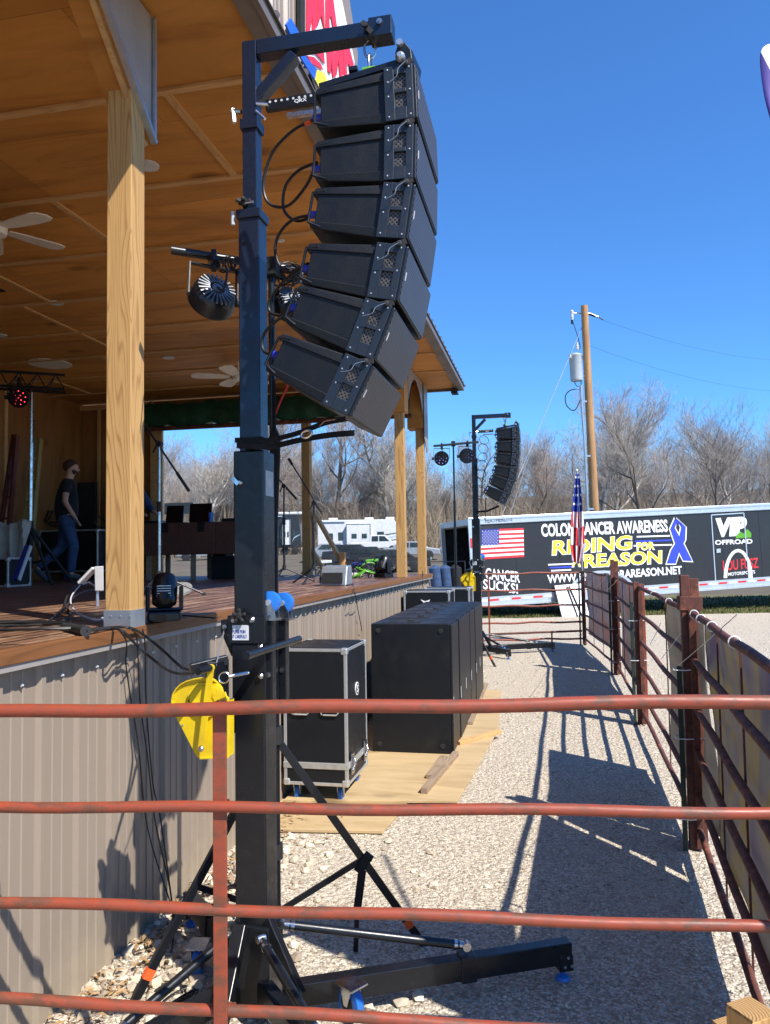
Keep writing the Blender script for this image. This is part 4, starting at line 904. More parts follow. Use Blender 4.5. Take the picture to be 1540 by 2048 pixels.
part('winch_back_plate', MB().prism([ony(a,b,wy+.07) for a, b in ((352,1395),(358,1378),(375,1366),(400,1358),(425,1360),(445,1385),(458,1400),(458,1513),(405,1513),(355,1425))], (0,1,0), 0, .006).beam(ony(458,1400,wy+.04), ony(458,1512,wy+.04), .075, .006, (1,0,0)), M['yellow'], wq)
c = ony(408, 1400, wy-.004); part('winch_gear_cover', MB().lathe(c, (0,-1,0), [(0,.062),(.006,.060),(.010,.05),(.004,.048)], 26), M['yellow'], wq, smooth=True)
part('drum', MB().disc(ony(405,1408,wy+.036), (0,1,0), .045, .06, 20), M['chrome'], wq)
a0_, a1_ = ony(422, 1336, wy-.03), ony(402, 1498, wy-.025)
part('crank_arm', MB().beam(a0_, a1_, .006, .022, (1,0,0)).disc(a0_, (0,1,0), .013, .008, 14), M['yellow'], wq)
part('crank_grip', MB().tube([ony(396,1343,wy-.10), a0_+V((0,.02,.0))], .0125, 12), M['black'], wq, smooth=True)
part('winch_bolt', MB().lathe(ony(403,1497,wy-.03), (0,-1,0), [(0,.010),(.006,.010),(.01,.005)], 12), M['chrome'], wq)
T_('winch_mount', MB().box((MXc-.14, wy+.03, 1.02), (MXc-.062, MYc-.03, 1.10)).box((MXc-.10, wy+.02, 1.0), (MXc-.062, wy+.14, 1.30)).beam(ony(380,1338,wy+.03), (MXc-.06, wy+.12, 1.30), .03, .035), M['black'], bevel=.003)
T_('winch_cable', MB().tube([(MXc-.108, MYc-.03, 1.41), ony(432,1330,wy+.03), ony(425,1360,wy+.03)], .003, 6), M['galv'])
pr_ = ony(448, 1355, wy); mb = MB(); torus(mb, pr_, (.2,-1,.1), .018, .003, 18, 6); mb.tube([pr_+V((.016,.0,.004)), pr_+V((.07,.05,.01))], .007, 8); T_('pull_pin', mb, M['chrome'], smooth=True)
# base: hub, outriggers, struts, casters
HB = V((MXc, MYc, 0))
T_('base_hub', MB().box((MXc-.075, MYc-.075, .04), (MXc+.075, MYc+.075, .34)), M['black'], bevel=.004)
def outrig(p0, p1, s0, s1, wheel=None, clampf=.62):
    p0, p1 = V(p0), V(p1); d = (p1-p0).normalized()
    T_('outrigger_leg', MB().beam(p0, p1, .055, .08), M['black'], bevel=.003)
    a = p0.lerp(p1, clampf); o = T_('leg_clamp', MB().beam(a-d*.03, a+d*.03, .066, .094), M['black'], bevel=.002)
    T_('end_plate', MB().beam(p1-d*.055+V((0,0,-.035)), p1+d*.003+V((0,0,-.035)), .062, .06), M['black'], bevel=.004)
    mb = MB(); sdv = d.cross(V((0,0,1)))
    for u, z in ((-.02,-.012),(-.035,-.045),(-.006,-.045)): mb.lathe(p1+d*u+sdv*.032+V((0,0,z)), sdv, [(0,.006),(.004,.005)], 8)
    T_('end_bolts', mb, M['galv'])
    c = p1-d*.03; T_('levelling_foot', MB().tube([c+V((0,0,-.06)), (c.x, c.y, .02)], .009, 8).lathe((c.x,c.y,.006), (0,0,1), [(0,.03),(.012,.026),(.02,.012)], 16), M['bluewheel' if wheel is None else 'galv'])
    s0, s1 = V(s0), V(s1); e = (s1-s0).normalized()
    s_ = T_('strut', MB().tube([s0+e*.03, s1-e*.03], .0165, 14), M['black'], smooth=True)
    part('strut_end', MB().tube([s0-e*.005, s0+e*.05], [.011,.0185], 12).disc(s0, e.cross(V((0,0,1))), .016, .03, 12), M['chrome'], s_, smooth=True)
    part('strut_end', MB().tube([s1+e*.005, s1-e*.05], [.011,.0185], 12).disc(s1, e.cross(V((0,0,1))), .016, .03, 12), M['chrome'], s_, smooth=True)
la, lb_ = onz(566, 1990, .11), onz(1138, 1900, .11)
outrig(la, lb_, ony(562, 1848, MYc+.02), la.lerp(lb_, .62)+V((0,0,.075)))
e2 = onz(700, 2200, .11); outrig((MXc+.05, MYc-.06, .11), e2, (MXc+.05, MYc-.09, .31), V((MXc+.05, MYc-.06, .11)).lerp(e2, .72)+V((0,0,.07)))
e3 = onz(120, 2180, .11); outrig((MXc-.06, MYc-.06, .11), e3, (MXc-.07, MYc-.08, .31), V((MXc-.06, MYc-.06, .11)).lerp(e3, .75)+V((0,0,.07)))
outrig((MXc-.05, MYc+.07, .11), (-1.66, 3.35, .11), (MXc-.06, MYc+.07, .33), (-1.45, 3.14, .18))
T_('base_plate_leg', MB().beam((MXc-.03, MYc-.08, .34), onz(440, 2055, .12), .045, .05), M['black'], bevel=.003)
T_('base_plate_leg', MB().beam((MXc+.06, MYc-.05, .36), onz(600, 1990, .13), .03, .04), M['black'], bevel=.003)
def base_caster(c, ax, nm='caster'):
    c = V(c); ax = V(ax).normalized(); f_ = V((-ax.y, ax.x, 0))
    ck = lambda o_: [c+ax*o_+f_*a+V((0,0,b)) for a, b in ((-.028,.112),(.034,.112),(.020,.075),(.008,.045),(-.008,.045),(-.018,.075))]
    k = T_(nm, MB().beam(c+f_*-.045+V((0,0,.116)), c+f_*.05+V((0,0,.116)), .08, .008).prism(ck(.024), ax, 0, .003).prism(ck(-.027), ax, 0, .003), M['chrome'], bevel=.002)
    part('wheel', MB().lathe(c+V((0,0,.052)), ax, [(-.018,.040),(-.015,.054),(.015,.054),(.018,.040)], 26), M['bluewheel'], k, smooth=True)
    part('hub', MB().disc(c+V((0,0,.052)), ax, .03, .04, 18), M['rubber'], k)
p = onz(703, 2022, 0); base_caster((p.x+.02, p.y-.085, .03), (-.55, -.83, 0))
p = onz(405, 1930, 0); base_caster((-1.42, 2.95, .006), (1, .2, 0))
# big chain link between arm and array
mb = MB(); hk = ony(740, 92, MYc); L_ = [hk+V((0,0,.0)), hk+V((.008,0,-.03)), hk+V((0,0,-.075))]
def link(mb, c, hh, ww, ax):
    c = V(c); ax = V(ax).normalized(); pts = [c+ax*(ww*math.cos(t))+V((0,0,hh*math.sin(t))) for t in [2*math.pi*i/20 for i in range(21)]]
    return mb.tube(pts, .0045, 8, False)
link(mb, hk+V((0,0,-.012)), .038, .022, (1,.2,0)); link(mb, hk+V((0,0,-.066)), .032, .016, (.2,1,0)); link(mb, hk+V((0,0,-.108)), .022, .022, (1,0,0))
sh = one('shackle_chain', mb, M['chrome'], 'silver shackle and chain links between the near tower arm and speaker array', 'shackle', 'shackles under the tower arms', smooth=True)
part('green_pin', MB().disc(hk+V((0,-.02,-.112)), (1,0,0), .016, .05, 14), M['lime'], sh)

# ------------------------------------------------------------------ line array boxes
BW = .47
def array_box():
    t = thing('array_speaker', (0,0,0), '', 'loudspeaker')
    def Q(nm, mb, mt, **k): return part(nm, mb, mt, k.pop('parent', t), **k)
    y0, y1 = 0, BW
    core = MB()
    core.hexa([(-.325,y0+.006,-.056),(-.095,y0+.006,-.07),(-.095,y1-.006,-.07),(-.325,y1-.006,-.056),(-.325,y0+.006,.048),(-.095,y0+.006,.062),(-.095,y1-.006,.062),(-.325,y1-.006,.048)])
    Q('cabinet', core, M['cab'], bevel=.003)
    fl = MB()
    for s in (1, -1):
        fl.hexa([(-.345,y0,s*.046),(-.09,y0,s*.056),(-.09,y1,s*.056),(-.345,y1,s*.046),(-.335,y0+.004,s*.07),(-.09,y0+.004,s*.0905),(-.09,y1-.004,s*.0905),(-.335,y1-.004,s*.07)])
    Q('side_flange', fl, M['cab'], bevel=.003)
    Q('rear_bar', MB().tube([(-.30,y0+.004,.062),(-.343,y0+.004,.052),(-.346,y0+.004,-.05),(-.30,y0+.004,-.066)], .0055, 8).tube([(-.343,y1-.004,.052),(-.346,y1-.004,-.05)], .0055, 8), M['black'], smooth=True)
    for yy, s in ((y0, -1), (y1, 1)):
        ya, yb = (yy-.011, yy+.006) if s < 0 else (yy-.006, yy+.011)
        pl = MB().box((-.098,ya,-.093),(-.064,yb,.093)).box((-.024,ya,-.093),(-.0,yb,.093)).box((-.064,ya,.064),(-.024,yb,.093)).box((-.064,ya,.000),(-.024,yb,.014)).box((-.064,ya,-.093),(-.024,yb,-.05))
        e = Q('end_plate', pl, M['cabplate'], bevel=.0015)
        yg = ya+.010 if s < 0 else yb-.010
        part('port_guard', MB().box((-.064,min(yg,yg+.003),.014),(-.024,max(yg,yg+.003),.064)).box((-.064,min(yg,yg+.003),-.05),(-.024,max(yg,yg+.003),0)), M['mesh'], e)
        sc_ = MB()
        for x, z in ((-.085,.082),(-.012,.082),(-.085,-.08),(-.012,-.08),(-.085,.04),(-.012,.005),(-.085,-.01)): sc_.lathe((x, ya if s < 0 else yb, z), (0,s,0), [(0,.0035),(.0015,.003),(.002,.0015)], 8)
        part('screws', sc_, M['galv'], e)
    Q('front_frame', MB().box((-.095,y0+.007,-.0925),(-.002,y1-.007,.0925)), M['black'])
    Q('grille_surround', MB().box((-.0015,y0-.004,-.0915),(.010,y1+.004,.0915)), M['black'], bevel=.003)
    gr = Q('front_grille', MB().box((.0102,y0+.003,-.087),(.0125,y1-.003,.087)), M['grille'])
    part('badge', MB().box((.0126,y0+.02,-.014),(.0140,y0+.026,.014)), M['label'], gr)
    Q('rigging_pin', MB().lathe((-.02,y0-.014,.093), (0,-1,0), [(0,.010),(.006,.010),(.009,.006)], 12).beam((-.04,y0-.006,.085),(.0,y0-.006,.108),.008,.02), M['rubber'], smooth=True)
    Q('safety_wire', MB().tube(spline([(-.02,-.026,.092),(-.045,-.028,.07),(-.05,-.03,.045),(-.08,-.026,.028)], 4), .0011, 5), M['galv'])
    Q('blue_connector', MB().disc((-.342,y0+.05,-.005), (1,0,0), .013, .045, 12), M['bluecon'])
    return t
edges = [((825,128),(830,239)),((828,247),(826,360)),((826,367),(810,481)),((812,492),(791,603)),((786,613),(745,721)),((744,730),(696,832))]
ordn = ['topmost', 'second from top', 'third from top', 'fourth from top', 'fifth from top', 'lowest, tilted most steeply,']
proto = array_box(); near_boxes = []
AY = 2.45
for i, (a, b) in enumerate(edges):
    p, q_ = ony(*a, AY), ony(*b, AY)
    o = proto if i == 0 else copy_tree(proto)
    md = p.lerp(q_, .5); o.location = (md.x, AY, md.z); o.rotation_euler = (0, math.atan2(p.x-q_.x, p.z-q_.z), 0)
    o['label'] = 'black line array speaker box, %s in the big near array' % ordn[i]; o['group'] = 'speaker boxes of the near array'
    near_boxes.append(o)
# rigging frame on the top box
fr = thing('rigging_frame', (-.45, 2.69, 3.4), 'black steel rigging frame with pins on top of the near array', 'rigging frame', 'array rigging frames')
pA, pB = ony(803, 92, AY), ony(812, 140, AY)
part('hook_plate', MB().prism([ony(a,b,AY-.005) for a, b in ((792,132),(790,105),(797,84),(806,80),(822,98),(826,130))], (0,1,0), 0, .03), M['black'], fr, bevel=.003)
part('pin', MB().lathe(ony(801,116,AY-.006), (0,-1,0), [(0,.017),(.012,.016),(.02,.008)], 14).lathe(ony(800,88,AY-.006), (0,-1,0), [(0,.012),(.014,.011)], 12), M['galv'], fr, smooth=True)
part('top_rail', MB().beam(ony(640,183,AY+.02)+V((0,0,.012)), ony(822,128,AY+.02)+V((0,0,.012)), .025, .02).beam(ony(640,183,AY+.02)+V((0,BW-.05,.012)), ony(822,128,AY+.02)+V((0,BW-.05,.012)), .025, .02).beam((-.614,AY+.02,3.335),(-.614,AY+BW-.02,3.335),.03,.014).tube([(-.614,MYc,3.33),(-.614,MYc,3.47)],.008,8), M['black'], fr)
pl = [ony(a,b,AY+.03) for a, b in ((819,104),(824,100),(836,180),(829,150))]
part('angled_side_plate', MB().add([tuple(x) for x in (ony(818,100,AY), ony(824,100,AY), ony(826,240,AY), ony(822,240,AY))]+[tuple(x+V((.012,.12,.0))) for x in (ony(818,100,AY), ony(824,100,AY))], [(0,1,2,3),(0,1,5,4),(1,5,2),(0,4,3)]), M['black'], fr)
# link cables behind the array
cabs = []
for i, pts in enumerate([[(626,240,2.5),(585,262,2.55),(545,305,2.6),(527,365,2.62),(537,406,2.62),(575,412,2.6),(612,372,2.55),(634,325,2.5)],
      [(634,325,2.5),(596,342,2.55),(570,375,2.6),(568,420,2.6),(595,442,2.58),(636,428,2.5)],[(636,428,2.5),(585,440,2.55),(555,475,2.6),(552,515,2.6),(575,545,2.58),(616,527,2.5)],
      [(616,527,2.5),(570,560,2.55),(540,600,2.58),(541,625,2.58),(570,630,2.55),(600,612,2.5)],[(600,612,2.5),(555,640,2.52),(527,670,2.55),(526,700,2.55),(545,708,2.52),(570,700,2.5)]]):
    o = one('link_cable', MB().tube(spline([ony(*p) for p in pts], 6), .0055, 8), M['cable'], 'black cable loop behind the near array joining its %s two boxes' % ['upper', 'second and third', 'third and fourth', 'fourth and fifth', 'lowest'][i] if i not in (0, 4) else ('long black cable loop with orange tape behind the upper boxes of the near array' if i == 0 else 'black cable loop behind the lowest boxes of the near array'), 'cable', 'cable loops behind the near array', smooth=True)
    cabs.append(o)
part('orange_tape', MB().tube([ony(622,243,2.5)+V((0,0,0)), ony(612,248,2.515)], .0075, 8), M['orange'], cabs[0])
# straps below the array
def strap(pts, w_, lab, thick=.004, nm='ratchet_strap'):
    mb = MB(); P_ = spline(pts, 5)
    for a, b in zip(P_, P_[1:]): mb.beam(a, b+(b-a)*.05, thick, w_, (0,0,1))
    return one(nm, mb, M['strap'], lab, 'strap')
strap([ony(478,888,2.69), ony(520,884,2.69), ony(590,868,2.6), ony(650,846,2.55), ony(690,838,2.5)], .018, 'upper black strap pulling the near array back to the mast')
strap([ony(478,892,2.685), ony(540,893,2.68), ony(600,880,2.62), ony(660,870,2.56), ony(708,866,2.5)], .02, 'lower black strap with loose end wrapped round the near mast')
mb = MB(); 
for z in (2.095, 2.115): sq(mb, .10+.01*(z > 2.1), z-.012, z+.006)
one('mast_wrap', mb, M['strap'], 'black webbing wrapped tightly round the near mast', 'strap')
mb = MB(); c = ony(613, 868, 2.55); link(mb, c, .012, .02, (1,0,.2)); mb.tube([ony(640,852,2.56), ony(650,842,2.54), ony(672,838,2.5)], .004, 6); one('strap_hooks', mb, M['chrome'], 'silver hooks on the straps beneath the near array', 'hook', smooth=True)

# ------------------------------------------------------------------ light stand beside the near tower
LX, LY = -1.145, 3.1
def light_stand(base, hubz, topz, b0, b1, legs, lab, grp):
    x, y = base; t = thing('light_stand', (x, y, 0), lab, 'light stand', grp)
    part('pole', MB().tube([(x,y,max(.08,hubz-.76)),(x,y,topz-.9)], .02, 12).tube([(x,y,topz-1.0),(x,y,topz)], .014, 12), M['black'] if grp is None else M['black'], t, smooth=True)
    part('crossbar', MB().tube([b0, b1], .018, 14), M['black'], t, smooth=True)
    part('bar_clamp', MB().box((x-.03,y-.03,topz-.05),(x+.03,y+.03,topz+.03)), M['rubber'], t, bevel=.004)
    part('tripod_collar', MB().tube([(x,y,hubz-.03),(x,y,hubz+.04)], .032, 12).tube([(x,y,hubz-.5),(x,y,hubz-.44)], .03, 12), M['rubber'], t)
    for k, e in enumerate(legs):
        e = V(e); l = part('leg', MB().beam((x,y,hubz), e, .02, .032), M['black'], t, bevel=.002)
        md = V((x,y,hubz)).lerp(e, .58); part('stay', MB().beam((x,y,max(.12,hubz-.72)), md, .008, .024), M['black'], t)
        part('tape_band', MB().beam(V((x,y,hubz)).lerp(e,.87), V((x,y,hubz)).lerp(e,.905), .023, .035), M['orange'], l)
    return t
ls = light_stand((LX, LY), .92, 2.93, ony(342, 500, 2.93), ony(668, 552, 3.33), [onz(850,1893,.0), onz(262,2015,.0), (-1.6,3.75,.0)], 'black tripod light stand behind the near tower, with orange tape on its legs', None)
led_par(ony(425,596,2.93), (-.62,.60,-.42), 'silver-backed par light seen from behind, left of the near mast', M['lens'], s=.92, yoke_to=ony(428,515,2.98), group='par lights on the near stand', back=True)
led_par(ony(578,612,3.2), (-.62,.55,-.45), 'silver-backed par light seen from behind, right of the near mast', M['lens'], s=.80, yoke_to=ony(590,545,3.25), group='par lights on the near stand', back=True)
mb = MB(); q = random.Random(2)
for k in range(7):
    a = ony(450+q.uniform(-10,25), 515, 3.02); torus(mb, a+V((0,0,-.03)), (q.uniform(-1,1), -1, q.uniform(-1,1)), q.uniform(.02,.045), .003, 14, 5)
for k in range(9):
    a = ony(545+q.uniform(-15,45), 545, 3.2); torus(mb, a+V((0,0,-.01)), (q.uniform(-1,1), -.6, q.uniform(-1,1)), q.uniform(.02,.055), .0035, 14, 5)
one('lighting_cables', mb, M['cable'], 'small loops of cable tied along the crossbar of the near light stand', 'cables')
one('hanging_sleeve', MB().tube([ony(548,760,3.02), ony(549,856,3.02), ony(549,875,3.02), ony(551,900,3.02), ony(545,1080,3.02), ony(548,1230,3.02)], [.008,.008,.026,.022,.02,.012], 8), M['strap'], 'long black cloth sleeve tied along the near light stand pole', 'sleeve', smooth=True)
one('red_cable', MB().tube(spline([ony(580,762,3.0), ony(562,800,3.02), ony(548,835,3.04)], 5), .004, 6), M['redp'], 'thin red cable hanging under the near array', 'cable')
wl = onz(850,1893,0); kk = V((LX,LY,.92)).lerp(wl, .60)
one('tied_strap', MB().beam(kk+V((-.03,-.01,-.03)), kk+V((.02,-.01,.04)), .03, .04).beam(kk+V((-.01,-.02,-.02)), kk+V((-.035,-.02,-.19)), .034, .004, (0,1,0)).beam(kk+V((-.035,-.02,-.19)), kk+V((-.045,-.015,-.36)), .02, .004, (0,1,0)), M['strap'], 'black strap knotted round the right leg of the near light stand', 'strap')

# ------------------------------------------------------------------ far tower, array, light stand
S_ = 1.085; fx, fy = -1.19, 12.9
def far_copy(o, lab, dz=0.):
    c = copy_tree(o); d = V(o.location)-V((MXc, MYc, 0)); c.location = (fx+d.x*S_, fy+d.y*S_, d.z*S_+dz); c.scale = (S_,)*3; c['label'] = lab; return c
far_copy(tw, 'dark crank tower far away beside the trailer, its yellow winch low on the left')
for i, o in enumerate(near_boxes):
    c = far_copy(o, 'black line array speaker box, %s in the small distant array' % ordn[i], .14); c['group'] = 'speaker boxes of the far array'
far_copy(fr, 'black rigging frame on top of the distant array', .14)
far_copy(sh, 'silver shackle and chain on the distant tower arm')
mb = MB(); q = random.Random(6)
for k in range(7):
    c = ony(968-k*1.5, 880+k*17, 12.9); torus(mb, c, (q.uniform(-.8,.8),-1,q.uniform(-.5,.5)), q.uniform(.06,.10), .005, 16, 5)
mb.tube([ony(972,995,12.8), ony(970,1040,12.8)], .01, 6)
one('link_cables', mb, M['cable'], 'loops of black cable behind the distant array', 'cables')
one('far_strap', MB().tube([ony(952,1024,12.8), ony(975,1022,12.8), ony(998,1012,12.8)], .018, 6), M['strap'], 'black strap below the distant array', 'strap')
fl0, fl1 = ony(868, 892, 11.6), ony(956, 884, 12.2); lx = ony(911, 1100, 11.9).x
light_stand((lx, 11.9), 1.1, ony(911, 886, 11.9).z, fl0, fl1, [(lx+.6,11.5,0),(lx-.2,11.3,0),(lx+.1,12.6,0)], 'tripod stand with crossbar and two violet lights at the far end of the stage', 'far stand')
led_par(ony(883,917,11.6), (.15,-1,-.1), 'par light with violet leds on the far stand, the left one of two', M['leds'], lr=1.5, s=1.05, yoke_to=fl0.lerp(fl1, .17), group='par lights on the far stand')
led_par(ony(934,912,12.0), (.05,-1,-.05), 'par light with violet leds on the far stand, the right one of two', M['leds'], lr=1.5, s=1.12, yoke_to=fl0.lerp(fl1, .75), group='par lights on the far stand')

# ------------------------------------------------------------------ cases, sub woofers, boards on the ground
z_ply = .02
def board(pts, z0, z1, lab, mt, nm='plywood_sheet', cat='plywood'):
    return one(nm, MB().prism([(p.x, p.y, z0) for p in pts], (0,0,1), 0, z1-z0), mt, lab, cat, bevel=.002)
board([onz(545,1668,0), onz(765,1672,0), onz(800,1632,0), onz(915,1606,0), onz(930,1540,0), onz(540,1545,0)][:3]+[onz(862,1560,0), onz(545,1560,0)], .012, .03, 'pale plywood sheet lying nearest the camera, under the near road case', M['plyf'])
a_, b_, c_, d_ = onz(600,1607,.03), onz(915,1607,.03), onz(975,1385,.03), onz(700,1420,.03)
board([a_, b_, V((b_.x+.13, 7.3, 0)), V((-.60, 9.3, 0)), V((-1.78, 9.3, 0)), V((-1.78, a_.y, 0))], .0325, .050, 'long pale plywood sheet under the row of black subwoofers', M['plyf'])
def lumber(p, q_, lab, mt, w_=.038, h=.04, z=.05): return one('lumber_piece', MB().beam((p.x,p.y,z+h/2), (q_.x,q_.y,z+h/2), w_, h), mt, lab, 'lumber', 'lumber pieces by the subwoofers', bevel=.002)
lumber(onz(848,1588,.05), onz(912,1512,.05), 'grey weathered stick poking out furthest from under the first subwoofer', M['oldwood'], .045)
lumber(onz(860,1558,.05), onz(888,1518,.05), 'short grey stick beside the longer one under the first subwoofer', M['oldwood'], .06, .03)
lumber(onz(915,1490,.05), onz(1000,1466,.05), 'pale fresh board end sticking out right of the subwoofers', M['lumber'], .06, .03)
lumber(onz(940,1450,.05), onz(972,1370,.05), 'long low batten along the right foot of the subwoofers', M['oldwood'], .05, .03)
cy = 5.0
road_case(-1.785, -1.34, cy, cy+.56, .03, ony(600, 1297, cy).z, 'tall black road case with aluminium edges and blue wheels, beside the near tower', 'road cases on the ground', handles=True, sticker=True)
road_case(-1.77, -1.20, 9.35, 9.85, .01, 1.225, 'black road case behind the subwoofers with a white sticker', 'road cases on the ground', sticker=False)
road_case(-1.62, -1.02, 9.95, 10.4, .01, 1.235, 'black road case behind the subwoofers, the farther one', 'road cases on the ground')
one('white_sticker', MB().prism([(-1.56,9.346,1.12),(-1.50,9.346,1.10),(-1.44,9.346,1.12),(-1.46,9.346,1.08),(-1.52,9.346,1.08)], (0,1,0), -.003, 0), M['textw'], 'torn white sticker on the front of the case behind the subwoofers', 'sticker')
sub_o = []
sy = 6.30; sw0, sw1 = -1.475, -.80; zs0, zs1 = .052, 1.10
def subw():
    t = thing('subwoofer', (0,0,0), '', 'subwoofer', 'row of subwoofers on plywood')
    W = sw1-sw0; D = .475; H = zs1-zs0
    part('cabinet', MB().box((0,0,0),(W-.02,D,H)), M['cab'], t, bevel=.006)
    part('front_grille', MB().box((W-.019,.012,.012),(W,D-.012,H-.012)), M['subgrille'], t, bevel=.004)
    for x, z in ((.06,.06),(W-.09,.06),(.06,H-.06),(W-.09,H-.06)): part('rubber_foot', MB().lathe((x,-.0,z), (0,-1,0), [(0,.022),(.006,.021),(.009,.012),(.004,.010)], 16), M['rubber'], t, smooth=True)
    part('handle', MB().box((.28,.12,H-.001),(.40,.16,H+.004)).box((.28,.17,H-.001),(.32,.3,H+.016)), M['rubber'], t, bevel=.004)
    part('badge', MB().box((W-.0005,.05,.35),(W+.002,.06,.45)), M['label'], t)
    return t
pr0 = subw()
for i in range(6):
    o = pr0 if i == 0 else copy_tree(pr0); o.location = (sw0+(.004*math.sin(i*2)), sy+i*.487+(.02 if i > 0 else 0), zs0); o.rotation_euler.z = R(.25*math.sin(i*1.7))
    o['label'] = ['black subwoofer cabinet nearest the camera, showing its whole broad side', 'second black subwoofer from the near end of the row', 'third black subwoofer from the near end of the row', 'third black subwoofer from the far end of the row', 'second to last black subwoofer, near the far end', 'last black subwoofer, farthest from the camera'][i]
# ------------------------------------------------------------------ livestock panel fences
def bent(a, b, amp, seed, n=12):
    q = random.Random(seed); a, b = V(a), V(b); ph = q.uniform(0, 6); side = V((0,0,1))
    return [a.lerp(b, i/n)+side*(amp*math.sin(ph+i*.9)*math.sin(math.pi*i/n)) for i in range(n+1)]
def panel(p0, p1, zs, mat, lab, r0=.019, uprights=(0., 1.), grp=None, amp=.004, seed=1, bars=(), z0=.12, flat=None, dz=0.):
    p0, p1 = V((*p0, 0)), V((*p1, 0)); t = thing('livestock_fence', ((p0.x+p1.x)/2, (p0.y+p1.y)/2, 0), lab, 'fence', grp)
    for k, z in enumerate(zs): part('rail', MB().tube(bent(p0+V((0,0,z)), p1+V((0,0,z+dz)), amp, seed+k, 14), r0 if k < len(zs) else r0, 12, True), mat, t, smooth=True)
    d = (p1-p0).normalized()
    for f_ in uprights:
        u = p0.lerp(p1, f_); part('upright', MB().beam((u.x,u.y,.02), (u.x,u.y,max(zs)+.01), r0*2.2, r0*2.2, (d.x,d.y,0)), mat, t, bevel=.003)
    for f_ in bars:
        u = p0.lerp(p1, f_)+V((d.y, -d.x, 0))*(r0*1.1 if flat is None else flat); part('flat_bar', MB().beam((u.x,u.y,z0), (u.x,u.y,max(zs)), .008 if flat is None else .036, .008, (-d.y, d.x, 0)), mat, t)
    return t
# near panel (crosses the whole picture)
def nf(px_, py_, side):
    D = 2.17 if side == 0 else 2.03
    return CP + ray(px_, py_)*D
L0 = [nf(0, y, 0) for y in (1424, 1613, 1805, 2000, 2190)]; R0 = [nf(1540, y, 1) for y in (1404, 1626, 1856, 2092, 2300)]
t = thing('livestock_fence', (-.3, 2.1, 0), 'rust red tubular livestock panel crossing the whole view in front of the camera', 'fence')
n_ = 24
for k, (a, b) in enumerate(zip(L0, R0)):
    d = b-a; a2 = a-d*.13; b2 = b+d*.2; q = random.Random(k)
    pts = [a2.lerp(b2, i/n_)+V((0,0,.0035*math.sin(i*.8+k*2)+(.010 if k == 3 else .002)*math.sin(math.pi*i/n_))) for i in range(n_+1)]
    part('rail', MB().tube(pts, .019 if k == 0 else .0155, 16), M['red'], t, smooth=True)
u0 = nf(0, 1424, 0); u1 = nf(1540, 1404, 1)
def on_near(px_, py_):
    n = (u1-u0).cross(V((0,0,1))); v = ray(px_, py_); return CP+v*((u0-CP).dot(n)/v.dot(n))
fb = on_near(434, 1440); dd = (u1-u0).normalized(); dd.z = 0; nd = V((-dd.y, dd.x, 0))
part('upright', MB().beam((fb.x+nd.x*.026, fb.y+nd.y*.026, .05), (fb.x+nd.x*.026, fb.y+nd.y*.026, fb.z+.02), .038, .012, (nd.x, nd.y, 0)), M['red'], t, bevel=.002)
for k, (a, b) in enumerate(zip(L0, R0)):
    f_ = (fb.x-a.x)/(b.x-a.x); c = a.lerp(b, f_)
    mb = MB(); q = random.Random(k)
    for i in range(12): mb.lathe(c+V((q.uniform(-.022,.022), 0, 0))+nd*.022+V((0,0,(.016 if i % 2 else -.016)+q.uniform(-.003,.003))), nd, [(-.004,.006),(.0,.005),(.003,.002)], 6)
    part('weld_bead', mb, M['rust'], t, smooth=True)
for f_ in (-.125, 1.195):
    u = u0+(u1-u0)*f_; part('end_upright', MB().tube([(u.x,u.y,.03),(u.x,u.y,u.z)], .0205, 12), M['red'], t, smooth=True)
# right hand run of panels with banners hung outside
S = [(.62, 2.33), (.775, 4.66), (.84, 7.85), (.86, 10.95), (.58, 14.35)]
ZS = [1.32, 1.06, .80, .55, .31, .12]
labs = ['rusty panel nearest on the right, carrying the grey banners with yellow and purple print', 'rusty panel second on the right, between the tall square posts and the slim red posts', 'rusty panel third on the right, between the slim red posts and the farther double post', 'rusty panel farthest on the right, ending at the corner with the flag']
for i in range(4):
    panel(S[i], S[i+1], [z+(0 if i else 0) for z in ZS], M['rust'], labs[i], .0175, (.02, .985), 'panels of the right hand fence', .006, 20+i, bars=((.35,.62) if i == 0 else (.42,) if i == 1 else (.4,.7)), z0=.1)
tower_posts = [(0, 1.53, .085), (1, 1.37, .06), (2, 1.56, .065), (3, 1.50, .05)]
plab = ['thick rusty square posts clamped side by side with a collar, nearest on the right fence', 'slim rust red double post, second along the right fence', 'rusty double post with bolt holes, third along the right fence', 'thin dark post at the far corner of the right fence beneath the flag']
